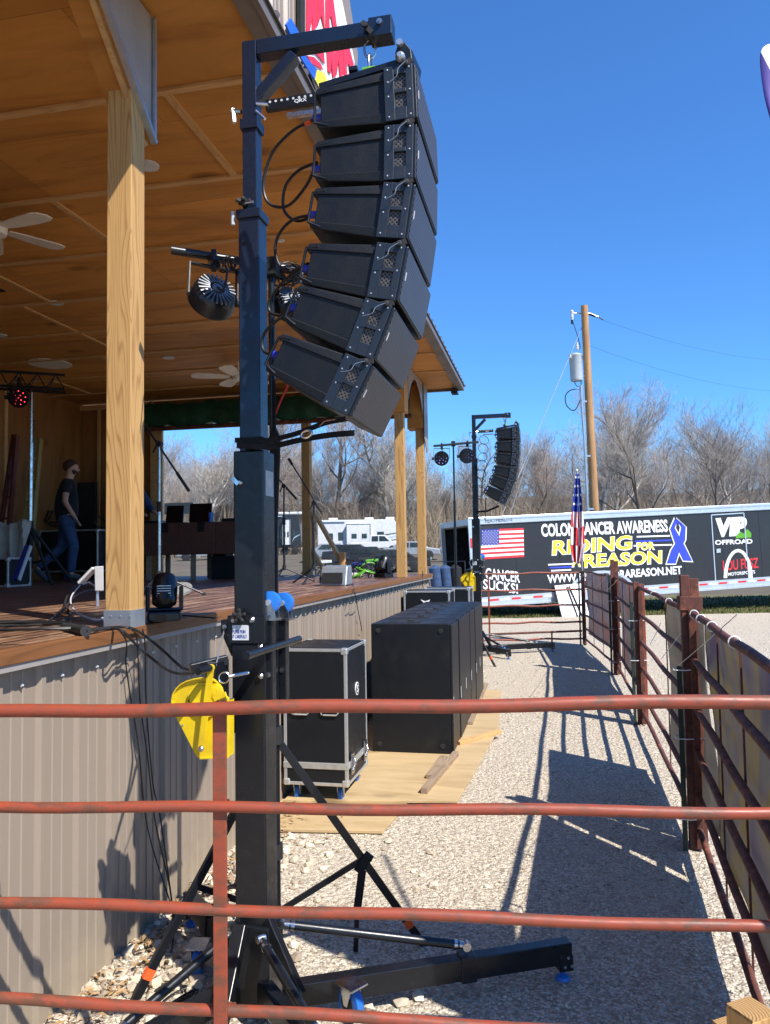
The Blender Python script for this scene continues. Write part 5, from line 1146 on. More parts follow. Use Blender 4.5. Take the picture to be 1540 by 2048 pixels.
for (i, h, w_), lb2 in zip(tower_posts, plab):
    x, y = S[i+1]; t = thing('fence_post', (x, y, 0), lb2, 'fence post', 'posts of the right hand fence')
    if i < 3:
        part('square_tube', MB().box((x-.055, y-.03, 0), (x-.005, y+.02, h)), M['rust'], t, bevel=.004); part('square_tube', MB().box((x+.0, y+.01, 0), (x+.05, y+.06, h-.02)), M['rust' if i != 1 else 'red'], t, bevel=.004)
        if i == 0: part('collar', MB().box((x-.065, y-.038, 1.33), (x+.058, y+.067, 1.41)), M['rust'], t, bevel=.004)
    else: part('square_tube', MB().box((x-.025, y-.025, 0), (x+.025, y+.025, h)), M['rust'], t, bevel=.004)
    g = part('steel_t_post', MB().box((x-.095, y-.05, 0), (x-.067, y-.045, h*.86 if i else 1.02)).box((x-.084, y-.045, 0), (x-.078, y-.012, h*.86 if i else 1.02)), M['tpost'], t)
    for z in (.18, .62, 1.0): 
        e = MB(); e.tube([(x-.11,y-.055,z),(x-.11,y+.0,z+.005),(x+.055,y+.07,z+.01),(x+.058,y-.03,z+.004),(x-.05,y-.06,z),(x-.11,y-.055,z)], .0028, 5); part('wire_tie', e, M['textw'], t)
tl = MB()
q = random.Random(5)
for i, f_, z in ((0,.35,1.32),(0,.62,1.32),(0,.93,1.32),(0,.8,1.32),(1,.3,1.32),(1,.6,1.32)):
    a = V((*S[i],z)).lerp(V((*S[i+1],z)), f_); torus(tl, a, (V((*S[i+1],0))-V((*S[i],0))), .022, .003, 14, 5)
for a, b in (((1475,1228),(1340,1345)),((1365,1262),(1322,1318)),((1322,1245),(1300,1290)),((1180,1190),(1215,1150)),((1215,1180),(1245,1148))):
    pa, pb = onx(*a, .72 if a[0] > 1400 else .74), onx(*b, .70); tl.tube([pa, pa.lerp(pb,.5)+V((0,0,-.004)), pb], .0022, 5)
one('cable_ties', tl, M['textw'], 'white plastic ties and string ends round the right fence rails', 'cable ties')
def banner(i, f0, f1, z0, z1, kind, lab, sag=.0, off=.05, seed=0, k0=0., k1=0.):
    a, b = V((*S[i],0)), V((*S[i+1],0)); d = (b-a).normalized(); nr = V((d.y, -d.x, 0))
    if nr.x < 0: nr = -nr
    nx, nz = 28, 14; mb = MB(); q = random.Random(seed)
    def pt(u, v):
        g0, g1 = f0-k0*(1-v), f1-k1*(1-v); p = a.lerp(b, g0+(g1-g0)*u)+nr*(off+.016*math.sin(u*9+seed)*(1-v)+.010*math.sin(v*7+u*5))
        top = z1-sag*4*u*(1-u); bot = z0+.02*math.sin(u*4+seed); return p+V((0,0,bot+(top-bot)*v))
    for j in range(nz+1):
        for k in range(nx+1): mb.v.append(tuple(pt(k/nx, j/nz)))
    for j in range(nz):
        for k in range(nx): mb.f.append((j*(nx+1)+k, j*(nx+1)+k+1, (j+1)*(nx+1)+k+1, (j+1)*(nx+1)+k)); mb.mi.append(0)
    t = one('banner', mb, M['ban_'+kind], lab, 'banner', 'banners on the right hand fence', smooth=True)
    sd = t.modifiers.new('thickness', 'SOLIDIFY'); sd.thickness = .002
    hm = MB(); hm.tube([pt(k/nx, 1)+V((0,0,.004)) for k in range(nx+1)], .004, 6); part('hem', hm, M['offwhite'], t)
    return t
banner(0, .0, .925, .20, 1.29, 'gold', 'large grey banner with yellow and purple swirls, nearest on the right fence', .02, .055, 1, 0, .17)
banner(0, .95, 1.0, .22, 1.26, 'plain', 'narrow grey banner beside the thick square posts, outside the nearest panel', .0, .045, 2, .17, 0)
banner(1, .02, .46, .22, 1.28, 'plain', 'grey banner with faint back-to-front lettering behind the second panel', .01, .05, 3)
banner(2, .12, .98, .22, 1.29, 'pink', 'worn pinkish grey banner on the third panel', .0, .05, 5)
banner(3, .04, .97, .22, 1.29, 'pink', 'pink and blue tinted banner on the farthest panel', .0, .05, 6)
d_ = (V((*S[2],0))-V((*S[1],0))).normalized()
bt = bpy.data.objects['banner.002']
letters('UOZARKS', V((*S[1],0)).lerp(V((*S[2],0)), .27)+V((.046,0,1.08)), -d_, (0,0,1), .75, .12, .001, .01, 0, M['offwhite'], bt, 'faint_lettering')
# far cross panel
t1 = panel((.56, 14.35), (-1.25, 13.9), [1.30, 1.0, .72, .42, .12], M['red'], 'red tubular panel at the far end, in front of the trailer', .017, (.0,), None, .012, 44, bars=(), z0=.0)
p = ony(979, 1250, 13.95); part('upright', MB().beam((p.x,13.93,.02),(p.x,13.93,1.25),.03,.02), M['red'], t1)
one('low_rail', MB().tube([(.5,13.6,.33),(-.2,13.3,.33),(-1.1,13.2,.30)], .018, 8).tube([(.0,13.38,.33),(.0,13.38,0)], .014, 8), M['rust'], 'low bent rusty rail lying along the foot of the far panel', 'rail')

# flag outside the fence; its unseen cloth is shaped to cast the ground shadow
lf = [CP+ray(a, b)*1.95 for a, b in ((1546,86),(1527,94),(1520,112),(1522,150),(1530,200),(1545,255))]
B_, C_ = V((1.2, 2.72, 2.02)), V((1.02, 1.92, 1.65))
t = thing('hanging_flag', (1.02, 1.92, 0), 'purple and white flag whose tip shows at the top right corner', 'flag')
part('pole', MB().tube(spline([(1.02,1.92,0), (1.02,1.92,1.6), (1.12,2.3,2.5), (1.22,2.74,3.1)], 6), .012, 8), M['black'], t, smooth=True)
left = spline(lf, 4); mb = MB(); m_ = 14; nl = len(left)
for i, a in enumerate(left):
    b = B_.lerp(C_, i/(nl-1))
    for j in range(m_+1): mb.v.append(tuple(a.lerp(b, j/m_)+V((.6,-.6,.2))*.020*math.sin(j*.9+i*.25)*min(1, j/3)))
for i in range(nl-1):
    for j in range(m_): mb.f.append((i*(m_+1)+j, i*(m_+1)+j+1, (i+1)*(m_+1)+j+1, (i+1)*(m_+1)+j)); mb.mi.append(1 if (i < 7 or j > 9) else 0)
M['purple'] = pm('purple_flag_cloth', (.05,.03,.26), (.04,.022,.2), .7)
o = part('cloth', mb, [M['purple'], M['textw']], t, smooth=True); sd = o.modifiers.new('thickness', 'SOLIDIFY'); sd.thickness = .002
# squared timbers at the lower right corner
for i, (px_, py_, dst, wd, lab) in enumerate(((1502, 2020, 1.75, .075, 'sawn timber post end with visible growth rings at the lower right corner, the higher one'), (1462, 2052, 1.85, .06, 'sawn timber post end at the bottom edge, the lower one of two'))):
    c = CP+ray(px_, py_)*dst; t = thing('timber_post', (c.x, c.y, 0), lab, 'timber post', 'timber post ends at the lower right')
    a = R(35); u = V((math.cos(a), math.sin(a), 0))*wd*.5; v = V((-math.sin(a), math.cos(a), 0))*wd*.5; f4 = [c-u-v, c+u-v, c+u+v, c-u+v]
    part('shaft', MB().prism([(p.x, p.y, 0) for p in f4], (0,0,1), 0, c.z), M['post'], t, bevel=.003)
    g_ = principled('growth_rings', .7, 0, (.5,.33,.14)); mt, nt, b = g_; M['rings'] = mt
    tc = coords(nt, (1,1,1)); wv = nn(nt, 'ShaderNodeTexWave', wave_type='RINGS', rings_direction='Z', Scale=42., Distortion=2.5, Detail=2.); mp = nt.nodes['Mapping']; mp.inputs['Location'].default_value = (.05,.03,0)
    nt.links.new(tc, wv.inputs['Vector']); nt.links.new(ramp(nt, wv.outputs[0], [(0, (.20,.09,.03)), (.6, (.42,.26,.10))]), b.inputs['Base Color'])
    part('end_grain', MB().prism([(p.x, p.y, c.z+.0005) for p in [c+(k-c)*.97 for k in f4]], (0,0,1), 0, .004), mt, t)

# ------------------------------------------------------------------ cables on the deck and down the skirting
q = random.Random(31)
def cable(pts, r_, lab, grp=None, mt='cable'):
    return one('cable', MB().tube(spline(pts, 6), r_, 7), M[mt], lab, 'cable', grp, smooth=True)
def dk_(px_, py_, dz=.008): return onz(px_, py_, DZ+dz)
cable([dk_(-20,1252), dk_(60,1250), dk_(115,1246), dk_(140,1228), dk_(130,1205,.03), dk_(150,1172,.10), dk_(188,1172,.06)], .006, 'grey cable curving up to the white floodlight', None, 'rubber')
cable([dk_(160,1170,.10), dk_(142,1195,.06), dk_(150,1222,.03), dk_(190,1240), dk_(205,1236)], .005, 'white cable looping from the floodlight to the post', None, 'offwhite')
cable([dk_(205,1178,.05), dk_(175,1182,.06), dk_(150,1192,.05), dk_(128,1215,.02), dk_(100,1240)], .006, 'black cable with blue plug arcing left of the post')
for i in range(5):
    mb = MB(); c = dk_(55+q.uniform(-40,50), 1250+q.uniform(-5,6), .006+.006*i); 
    pts = [c+V((math.cos(t_)*(.20+.03*i)*(1+.1*math.sin(3*t_+i)), math.sin(t_)*(.10+.015*i), .004*math.sin(2*t_+i))) for t_ in [2*math.pi*k/28 for k in range(27)]]
    one('cable_coil', MB().tube(pts, .005+.001*(i % 2), 6), M['cable' if i % 2 == 0 else 'rubber'], 'loose black cable coil on the deck at the left frame edge, part of the pile', 'cable', 'cable pile on the deck', smooth=True)
p0 = dk_(128,1252,.02); p1 = dk_(172,1262,.02)
o = one('cable_connector', MB().tube([p0, p0.lerp(p1,.3), p0.lerp(p1,.35), p0.lerp(p1,.8), p0.lerp(p1,.85), p1], [.014,.014,.018,.018,.022,.022], 14), M['rubber'], 'thick black round cable connector lying on the deck edge left of the post', 'connector', smooth=True)
cable([p1, dk_(210,1256), dk_(255,1255), onx(285,1268,-1.75), onx(325,1300,-1.66), onx(360,1332,-1.5), ony(385,1342,2.62)], .006, 'thick black cable running over the deck edge to the winch handle, the upper one')
cable([p1, dk_(220,1258), dk_(245,1262), onx(275,1292,-1.74), onx(320,1330,-1.6), onx(350,1346,-1.5), ony(385,1348,2.62)], .006, 'thick black cable running over the deck edge to the winch handle, the lower one')
cable([dk_(240,1262), onx(253,1285,-1.75), onx(252,1330,-1.80), onx(262,1400,-1.80), onx(278,1500,-1.80), onx(296,1660,-1.79), onx(352,1840,-1.6)], .0032, 'thin black cable hanging down the beige siding, leftmost one')
cable([dk_(262,1258), onx(274,1280,-1.75), onx(280,1400,-1.80), onx(296,1520,-1.80), onx(310,1640,-1.79), onx(340,1780,-1.75), onz(346,1880,.02), onz(330,1930,.02)], .0032, 'thin black cable hanging down the beige siding, second one')
cable([dk_(285,1257), onx(290,1290,-1.76), onx(292,1400,-1.80), onx(305,1560,-1.80), onx(318,1620,-1.78), onx(330,1700,-1.7), onz(350,1850,.02)], .0032, 'thin black cable hanging down the beige siding, third one')
for i in range(5):
    pts = [onz(330+35*math.cos(t_+i)+i*8, 1985+22*math.sin(t_*1.0+i*.7)+4*i, .012+.004*i) for t_ in [k*.35 for k in range(20)]]
    one('cable_coil', MB().tube(pts, .0035, 6), M['cable'], 'loose loops of thin black cable on the gravel left of the tower base', 'cable', 'cable loops on the gravel', smooth=True)
cable([onz(900,1140,DZ) if False else onx(845,1142,-1.75), onx(846,1175,-1.79), onx(862,1180,-1.77), onx(852,1150,-1.79)], .006, 'black cable drooping over the far deck edge')
cable([dk_(690,1150), dk_(702,1158), onx(708,1180,-1.74), onx(716,1220,-1.79), onx(724,1262,-1.79)], .004, 'thin black cable hanging on the siding behind the subwoofers')
cable([dk_(430,1236), dk_(380,1232), dk_(345,1228), dk_(330,1222)], .004, 'thin black cable lying on the sunlit deck from the moving light')
for i in range(4): cable([dk_(640+22*k+9*i, 1150-k*3.4+4*math.sin(k*1.7+i*2), .008) for k in range(9)], .005, 'black cable snaking along the far part of the deck', 'cables on the far deck')

# ------------------------------------------------------------------ trailer
TA = CP+ray(947, 1108)*19.9; TA.z = 0; TB = CP+ray(1540, 1100)*21.75; TB.z = 0
tu = (TB-TA).normalized(); slope = .042; U = (tu+V((0,0,slope))).normalized(); Nn = V((tu.y, -tu.x, 0)); Vv = U.cross(-Nn).normalized()
if Vv.z < 0: Vv = -Vv
if Nn.dot(-TA) < 0: Nn = -Nn
TP = TA+V((0,0,.27))
def tp_(px_, py_, out=0.):
    v = ray(px_, py_); k = (TP-CP).dot(Nn)/v.dot(Nn); return CP+v*k+Nn*out
def tc_(u, v, n=0.): return TP+U*u+Vv*v+Nn*n
TL, TH, TW = 13.5, 2.30, 2.55
t = thing('race_trailer', tuple(TA+tu*TL*.5-Nn*1.2), 'long black enclosed trailer covered in awareness lettering, open at its left end', 'trailer')
def TP_(nm, mb, mt, **k): return part(nm, mb, mt, k.pop('parent', t), **k)
def tbox(u0, u1, v0, v1, n0, n1): return [tc_(u, v, n) for v in (v0, v1) for u, n in ((u0, n0), (u1, n0), (u1, n1), (u0, n1))]
TP_('side_wall', MB().hexa(tbox(0, TL, .26, TH-.16, -.04, 0)).hexa(tbox(0, TL, .26, TH-.16, -TW, -TW+.04)).hexa(tbox(TL-.04, TL, .26, TH-.16, -TW, 0)), M['tblack'])
mb = MB()
for k in range(1, 11): mb.hexa(tbox(k*1.22, k*1.22+.008, .26, TH-.16, 0, .003))
TP_('panel_seams', mb, M['screen'])
TP_('roof', MB().hexa(tbox(-.02, TL+.02, TH-.06, TH, -TW, .0)), M['tgrey'])
TP_('top_rail', MB().hexa(tbox(-.03, TL+.03, TH-.16, TH-.012, .001, .035)).hexa(tbox(-.04, TL+.03, TH-.045, TH+.03, -.03, .05)), M['tgrey'], bevel=.01)
TP_('bottom_rail', MB().hexa(tbox(-.02, TL, .02, .26, -.05, .022)).hexa(tbox(-.02, TL, .0, .05, -.1, .04)), M['tgrey'])
TP_('floor', MB().hexa(tbox(0, TL, .05, .12, -TW, -.05)), M['tblack'])
TP_('rear_frame', MB().hexa(tbox(-.05, .1, 0, TH, .003, .05)).hexa(tbox(-.05, .06, 0, TH, -TW, -TW+.1)).hexa(tbox(-.05, .06, TH-.16, TH-.02, -TW+.1, 0)), M['tgrey'])
TP_('tail_light', MB().hexa(tbox(-.02, .05, TH-.75, TH-.5, .05, .065)), M['redp'])
TP_('interior', MB().hexa(tbox(1.6, 1.66, .12, TH-.16, -TW+.05, -.05)).hexa(tbox(.05, 1.6, TH-.2, TH-.165, -TW+.05, -.05)), M['tblack'])
mb = MB(); mw = MB()
for k in range(44):
    u = .1+k*.305
    if 2.9 < u < 4.2: continue
    (mb if k % 2 else mw).hexa(tbox(u, u+.25 if k % 2 else u+.25, .15, .20, .022, .027))
TP_('red_reflector', mb, M['redp']); TP_('white_reflector', mw, M['textw'])
def ttxt(body, p0, p1, h, mt, bold=.02, shear=0., nm='lettering', out=.004, space=1.):
    a = tp_(*p0); b = tp_(*p1); w_ = (b-a).length; dirv = (b-a).normalized()
    return letters(body, a+Nn*out, dirv, Vv, w_, h, .003, bold, shear, mt, t, nm, space)
pxm = lambda y: 1/1540*20.5
ttxt('COLON CANCER AWARENESS', (1083,1074), (1336,1064), 26*pxm(0), M['textw'], .035, 0)
def outl(body, a, b, h, shear, bd=.02):
    ttxt(body, (a[0]-2, a[1]+2), (b[0]+2, b[1]+2), h+.035, M['textw'], bd+.035, shear, 'lettering_outline', .004)
    ttxt(body, a, b, h, M['texty'], bd, shear, 'yellow_lettering', .010)
outl('RIDING', (1105,1110), (1262,1098), 28*pxm(0), .12); outl('FOR', (1275,1100), (1308,1098), 15*pxm(0), .05, .02)
outl('A', (1145,1133), (1160,1132), 26*pxm(0), .05); outl('REASON', (1168,1135), (1322,1126), 26*pxm(0), .10)
ttxt('WWW.RIDINGFORAREASON.NET', (1095,1167), (1364,1148), 17*pxm(0), M['textw'], .03)
ttxt('CANCER', (971,1158), (1040,1166), 22*pxm(0), M['textw'], .02, .05); ttxt('SUCKS!', (966,1178), (1036,1188), 20*pxm(0), M['textw'], .02, .05)
ttxt('FEATHERLITE', (970,1046), (1024,1042), 8*pxm(0), M['tblack'], .0, .02, 'small_lettering', .038)
ttxt('VIP', (1428,1075), (1492,1071), 40*pxm(0), M['textw'], .07, .16); ttxt('OFFROAD', (1430,1090), (1505,1087), 10*pxm(0), M['textw'], .03)
ttxt('LOU FUSZ', (1446,1142), (1517,1136), 22*pxm(0), M['redp'], .02, .03); ttxt('MOTORSPORTS', (1456,1152), (1510,1147), 7*pxm(0), M['textw'], .02)
ttxt('WWW.MOTORSPORTS.COM', (1444,1160), (1518,1155), 3.5*pxm(0), M['textw'], .0) if False else None
def tpoly(pts, o0, o1, mt, nm): return TP_(nm, MB().prism([tp_(a, b) for a, b in pts], Nn, o0, o1), mt)
tpoly([(1472,1071),(1480,1063),(1487,1067),(1494,1058),(1502,1066),(1502,1075),(1471,1077)], .004, .009, M['lime'], 'green_mountain_mark')
for k in range(3):
    tpoly([(1273-3*k,1072+9*k),(1340+2*k,1070+9*k),(1340+2*k,1073+9*k),(1273-3*k,1075+9*k)], .004, .007, M['textw' if k != 1 else 'ribbon'], 'stripe')
    tpoly([(1096+3*k,1128+6*k),(1146-2*k,1126+6*k),(1146-2*k,1129+6*k),(1096+3*k,1131+6*k)], .004, .007, M['textw' if k != 1 else 'ribbon'], 'stripe')
def arcpts(cx, cy, rx, ry, a0, a1, n=14): return [(cx+rx*math.cos(R(a0+(a1-a0)*i/n)), cy-ry*math.sin(R(a0+(a1-a0)*i/n))) for i in range(n+1)]
out_ = arcpts(1476,1156,29,58,0,180); inn = arcpts(1476,1156,22,52,0,180)[::-1]
mb = MB(); o_, i_ = [tp_(*p) for p in out_], [tp_(*p) for p in inn[::-1]]
for a, b, c, d in zip(o_, o_[1:], i_[1:], i_): mb.hexa([a+Nn*.004,b+Nn*.004,c+Nn*.004,d+Nn*.004,a+Nn*.008,b+Nn*.008,c+Nn*.008,d+Nn*.008])
TP_('white_arch', mb, M['textw'])
def ribb(off, mt, o0, o1, nm):
    w_ = off; mb = MB()
    def band(pl):
        P_ = [tp_(*p) for p in pl]
        for i in range(0, len(P_)-2, 2): mb.hexa([P_[i]+Nn*o0,P_[i+1]+Nn*o0,P_[i+3]+Nn*o0,P_[i+2]+Nn*o0,P_[i]+Nn*o1,P_[i+1]+Nn*o1,P_[i+3]+Nn*o1,P_[i+2]+Nn*o1])
    # left foot -> crosses up right -> loop -> right foot
    band([(1333-w_,1127+w_),(1351+w_*.3,1127+w_),(1342-w_,1100),(1358+w_,1104),(1358-w_,1074),(1370+w_,1080),(1362-w_,1055),(1371+w_,1054),(1352,1037-w_),(1353,1046)])
    o0 += .0015; o1 += .0015
    band([(1366-w_*.3,1121+w_),(1384+w_,1122+w_),(1350-w_,1088),(1368+w_,1090),(1340-w_,1058),(1349+w_,1056),(1349-w_*.5,1037-w_),(1353,1046)])
    TP_(nm, mb, mt)
ribb(2.5, M['textw'], .004, .006, 'ribbon_outline'); ribb(0, M['ribbon'], .009, .012, 'blue_ribbon')
# flag decal
q0, q1, q2, q3 = tp_(962,1119), tp_(1048,1114), tp_(1047,1056), tp_(962,1059)
def bil(u, v): return (q0.lerp(q1, u)).lerp(q3.lerp(q2, u), v)
mb = MB(); mb2 = MB()
for k in range(13): (mb if k % 2 == 0 else mb2).prism([bil(0, k/13), bil(1, k/13), bil(1, (k+1)/13), bil(0, (k+1)/13)], Nn, .004, .007)
TP_('flag_red_stripes', mb, M['redp']); TP_('flag_white_stripes', mb2, M['textw'])
TP_('flag_canton', MB().prism([bil(0,.46), bil(.42,.46), bil(.42,1), bil(0,1)], Nn, .0075, .010), M['bluep'])
mb = MB()
for r_ in range(9):
    for c in range(6 if r_ % 2 == 0 else 5): mb.disc(bil((.035+.07*c)+(0 if r_ % 2 == 0 else .035), .49+.056*r_)+Nn*.011, Nn, .014, .002, 5)
TP_('flag_stars', mb, M['textw'])
# door
mb = MB()
for a, b in (((1422,1030),(1431,1167)),((1487,1026),(1497,1160)),((1422,1030),(1487,1026)),((1431,1167),(1497,1160))): mb.beam(tp_(*a,.006), tp_(*b,.006), .03, .02, Nn)
dr = TP_('door', mb, M['tgrey']); part('door_handle', MB().hexa([tp_(a,b,o) for o in (.004,.03) for a, b in ((1432,1098),(1440,1097),(1440,1105),(1432,1106))]), M['tgrey'], dr)
# wheels
for u in (3.15, 3.98):
    c = tc_(u, .10, -.18); c.z = .36; wh = TP_('wheel', MB().lathe(c, Nn, [(-.11,.22),(-.10,.33),(-.05,.36),(.07,.36),(.1,.33),(.11,.24),(.06,.22)], 26), M['rubber'], smooth=True); part('rim', MB().lathe(c, Nn, [(.04,.2),(.09,.22),(.07,.12),(.1,.05)], 20), M['alu'], wh, smooth=True)
mb = MB(); fa = [tc_(3.57+1.0*math.cos(R(a)), .10+.72*math.sin(R(a))*.9, .012) for a in range(0, 181, 12)]; fi = [tc_(3.57+.93*math.cos(R(a)), .10+.64*math.sin(R(a))*.9, .012) for a in range(0, 181, 12)]
for a, b, c, d in zip(fa, fa[1:], fi[1:], fi): mb.hexa([a,b,c,d]+[x+Nn*.03 for x in (a,b,c,d)])
TP_('wheel_arch', mb, M['tgrey'])
TP_('wheel_well', MB().hexa(tbox(2.65, 4.5, .0, .6, -.3, -.045)), M['screen'])
# white panel leaning at the trailer wheels
a = tp_(1108,1232,.5); b = tp_(1162,1230,.5); a.z = b.z = .0
one('leaning_panel', MB().hexa([a, b, b-Nn*.03, a-Nn*.03, a-Nn*.42+V((0,0,.80)), b-Nn*.42+V((0,0,.84)), b-Nn*.45+V((0,0,.84)), a-Nn*.45+V((0,0,.80))]), M['white'], 'square white board leaning against the trailer wheels', 'board', bevel=.01)
one('black_rods', MB().beam(a.lerp(b,.55)+Nn*.02, a.lerp(b,.42)-Nn*.36+V((0,0,.76)), .025, .02).beam(a.lerp(b,.72)+Nn*.02, a.lerp(b,.5)-Nn*.36+V((0,0,.78)), .025, .02), M['tee'], 'two black rods leaning on the white board', 'rods')
# racks and clothing at the open end
for k, (px_, c, lb2) in enumerate(((872,'jean','dark blue jacket hanging at the open trailer end, left one'), (892,'jean','dark blue jacket hanging at the open trailer end, middle one'), (912,'tee','black jacket hanging at the open trailer end, right one'))):
    p = CP+ray(px_, 1150)*17.5; mb = MB(); 
    mb.tube([(p.x,p.y,.35),(p.x+.02,p.y,.9),(p.x-.02,p.y,1.35),(p.x,p.y,1.42)], [.10,.13,.15,.05], 10); one('hanging_jacket', mb, M[c], lb2, 'jacket', 'jackets at the trailer end', smooth=True)
p = CP+ray(889,1090)*17.5; one('clothes_rail', MB().tube([(p.x-.45,p.y+.05,0),(p.x-.45,p.y+.05,1.5),(p.x+.45,p.y+.05,1.5),(p.x+.45,p.y+.05,0)], .018, 8), M['black'], 'black clothes rail with jackets beside the trailer', 'rack')
# limp flag on the corner post
px0 = ony(1158, 1000, 14.3); zt = ony(1155, 948, 14.3).z; zb = ony(1157, 1122, 14.3).z
t2 = thing('flagpole', (px0.x+.03, 14.3, 0), 'small limp red white and blue flag on a thin pole at the far corner', 'flag')
part('pole', MB().tube([(px0.x+.05,14.3,.2),(px0.x-.02,14.3,zt+.04)], .012, 8).lathe((px0.x-.02,14.3,zt+.04),(0,0,1),[(0,.014),(.02,.02),(.04,.012)],10), M['galv'], t2)
mb = MB(); nu, nv = 40, 26; Hh = zt-zb
for j in range(nu+1):
    for k in range(nv+1):
        u, v = j/nu, k/nv; wd = .05+.20*math.sin(min(1, u*1.6)*1.57)*(1 if u < .8 else 1-(u-.8)*2.5); x = px0.x-.02+.05*u*(-.8)+(v-.5)*wd+.02*math.sin(v*16+u*4); y = 14.28+.055*math.sin(v*19+u*3)*(.3+u); mb.v.append((x, y, zt-u*Hh-.05*math.sin(v*3.1)*u))
for j in range(nu):
    for k in range(nv):
        mb.f.append((j*(nv+1)+k, j*(nv+1)+k+1, (j+1)*(nv+1)+k+1, (j+1)*(nv+1)+k)); u = j/nu; s = int(k/nv*9)
        if u < .42: mi = 1 if ((j % 4) == 1 and (k+(j//4 % 2)*2) % 4 < 2) else 2
        else: mi = 0 if (s+int(u*5)) % 2 else 1
        mb.mi.append(mi)
o = part('flag_cloth', mb, [M['redp'], M['textw'], M['bluep']], t2, smooth=True); sd = o.modifiers.new('thickness', 'SOLIDIFY'); sd.thickness = .003

# ------------------------------------------------------------------ utility pole
PD = 26.5; Pb = CP+ray(1191, 1060)*PD; Pt = CP+ray(1168.5, 611)*PD*.985
Pb0 = Pb+(Pb-Pt)*(Pb.z/(Pt.z-Pb.z)); Pb0.z = 0
def pl_(px_, py_, d=0.): return CP+ray(px_, py_)*(PD*.99+d)
t = thing('utility_pole', tuple(Pb0), 'leaning brown timber utility pole behind the trailer, with a grey transformer', 'utility pole')
part('timber', MB().tube([Pb0, Pb0.lerp(Pt,.5), Pt], [.17,.145,.115], 18), M['pole'], t, smooth=True)
tr_ = part('transformer', MB().lathe(pl_(1152,735), (-.03,0,1), [(-.47,.14),(-.46,.19),(-.40,.21),(.38,.21),(.40,.225),(.44,.215),(.48,.12),(.50,.05)], 24), M['insul'], t, smooth=True)
part('bushing', MB().lathe(pl_(1155,700), (0,0,1), [(0,.04),(.05,.06),(.08,.04),(.12,.06),(.15,.035),(.26,.03)], 12).lathe(pl_(1141,716,-.1), (0,0,1), [(0,.03),(.06,.04),(.1,.02)], 10), M['white'], tr_)
part('hanger', MB().beam(pl_(1158,715), pl_(1172,715), .08, .10).beam(pl_(1158,752), pl_(1173,752), .08, .10), M['galv'], tr_)
part('insulator_arm', MB().tube([pl_(1145,626), pl_(1168,627)], .02, 8).tube([pl_(1172,625), pl_(1196,634)], .03, 8), M['galv'], t)
part('insulator', MB().lathe(pl_(1144.5,640), (0,0,1), [(0,.03),(.1,.05),(.2,.04),(.3,.06),(.34,.03)], 12), M['white'], t)
part('lightning_arrester', MB().tube([pl_(1144,640), pl_(1144.5,648)], .04, 8).tube([pl_(1178,627), pl_(1190,632)], .045, 8), M['black'], t)
part('jumper_wire', MB().tube(spline([pl_(1145,642), pl_(1152,662), pl_(1160,692), pl_(1157,700)], 5), .014, 6).tube(spline([pl_(1162,762), pl_(1163,790), pl_(1150,820), pl_(1134,812), pl_(1131,792), pl_(1142,780), pl_(1162,778)], 6), .018, 6).tube(spline([pl_(1144,720), pl_(1143,745), pl_(1152,770), pl_(1162,774)], 5), .014, 6).tube([pl_(1195,633), pl_(1207,640)], .015, 6), M['cable'], t)
part('conduit', MB().tube([pl_(1163,800,-.2), pl_(1170,900,-.2), pl_(1176,1040,-.2)], .045, 10).tube([pl_(1162,770,-.2), pl_(1163,800,-.2)], .06, 8), M['galv'], t)
part('bracket', MB().beam(pl_(1164,803,-.1), pl_(1176,803), .06, .06).beam(pl_(1170,912,-.1), pl_(1180,912), .06, .06).beam(pl_(1175,1018,-.1), pl_(1187,1018), .06, .06), M['galv'], t)
M['guy'] = pm('grey_guy_strand', (.25,.28,.30), rough=.6)
part('guy_wire', MB().tube([pl_(1165,652), CP+ray(1068,880)*24.2], .010, 6).tube([CP+ray(1068,880)*24.2, CP+ray(985,1075)*22.9], .013, 6).tube([CP+ray(1068,880)*24.2, CP+ray(1010,1060)*23.4], .009, 6), M['guy'], t)
for a, b, c, lb2 in (((1172,628),(1560,720),40,'upper thin power line running off to the right from the pole top'), ((1175,690),(1560,782),40,'lower thin power line running off to the right from the pole')):
    one('power_line', MB().tube(arc(pl_(*a), CP+ray(*b)*c, .35, 12), .004, 5), M['cable'], lb2, 'power line', 'power lines')
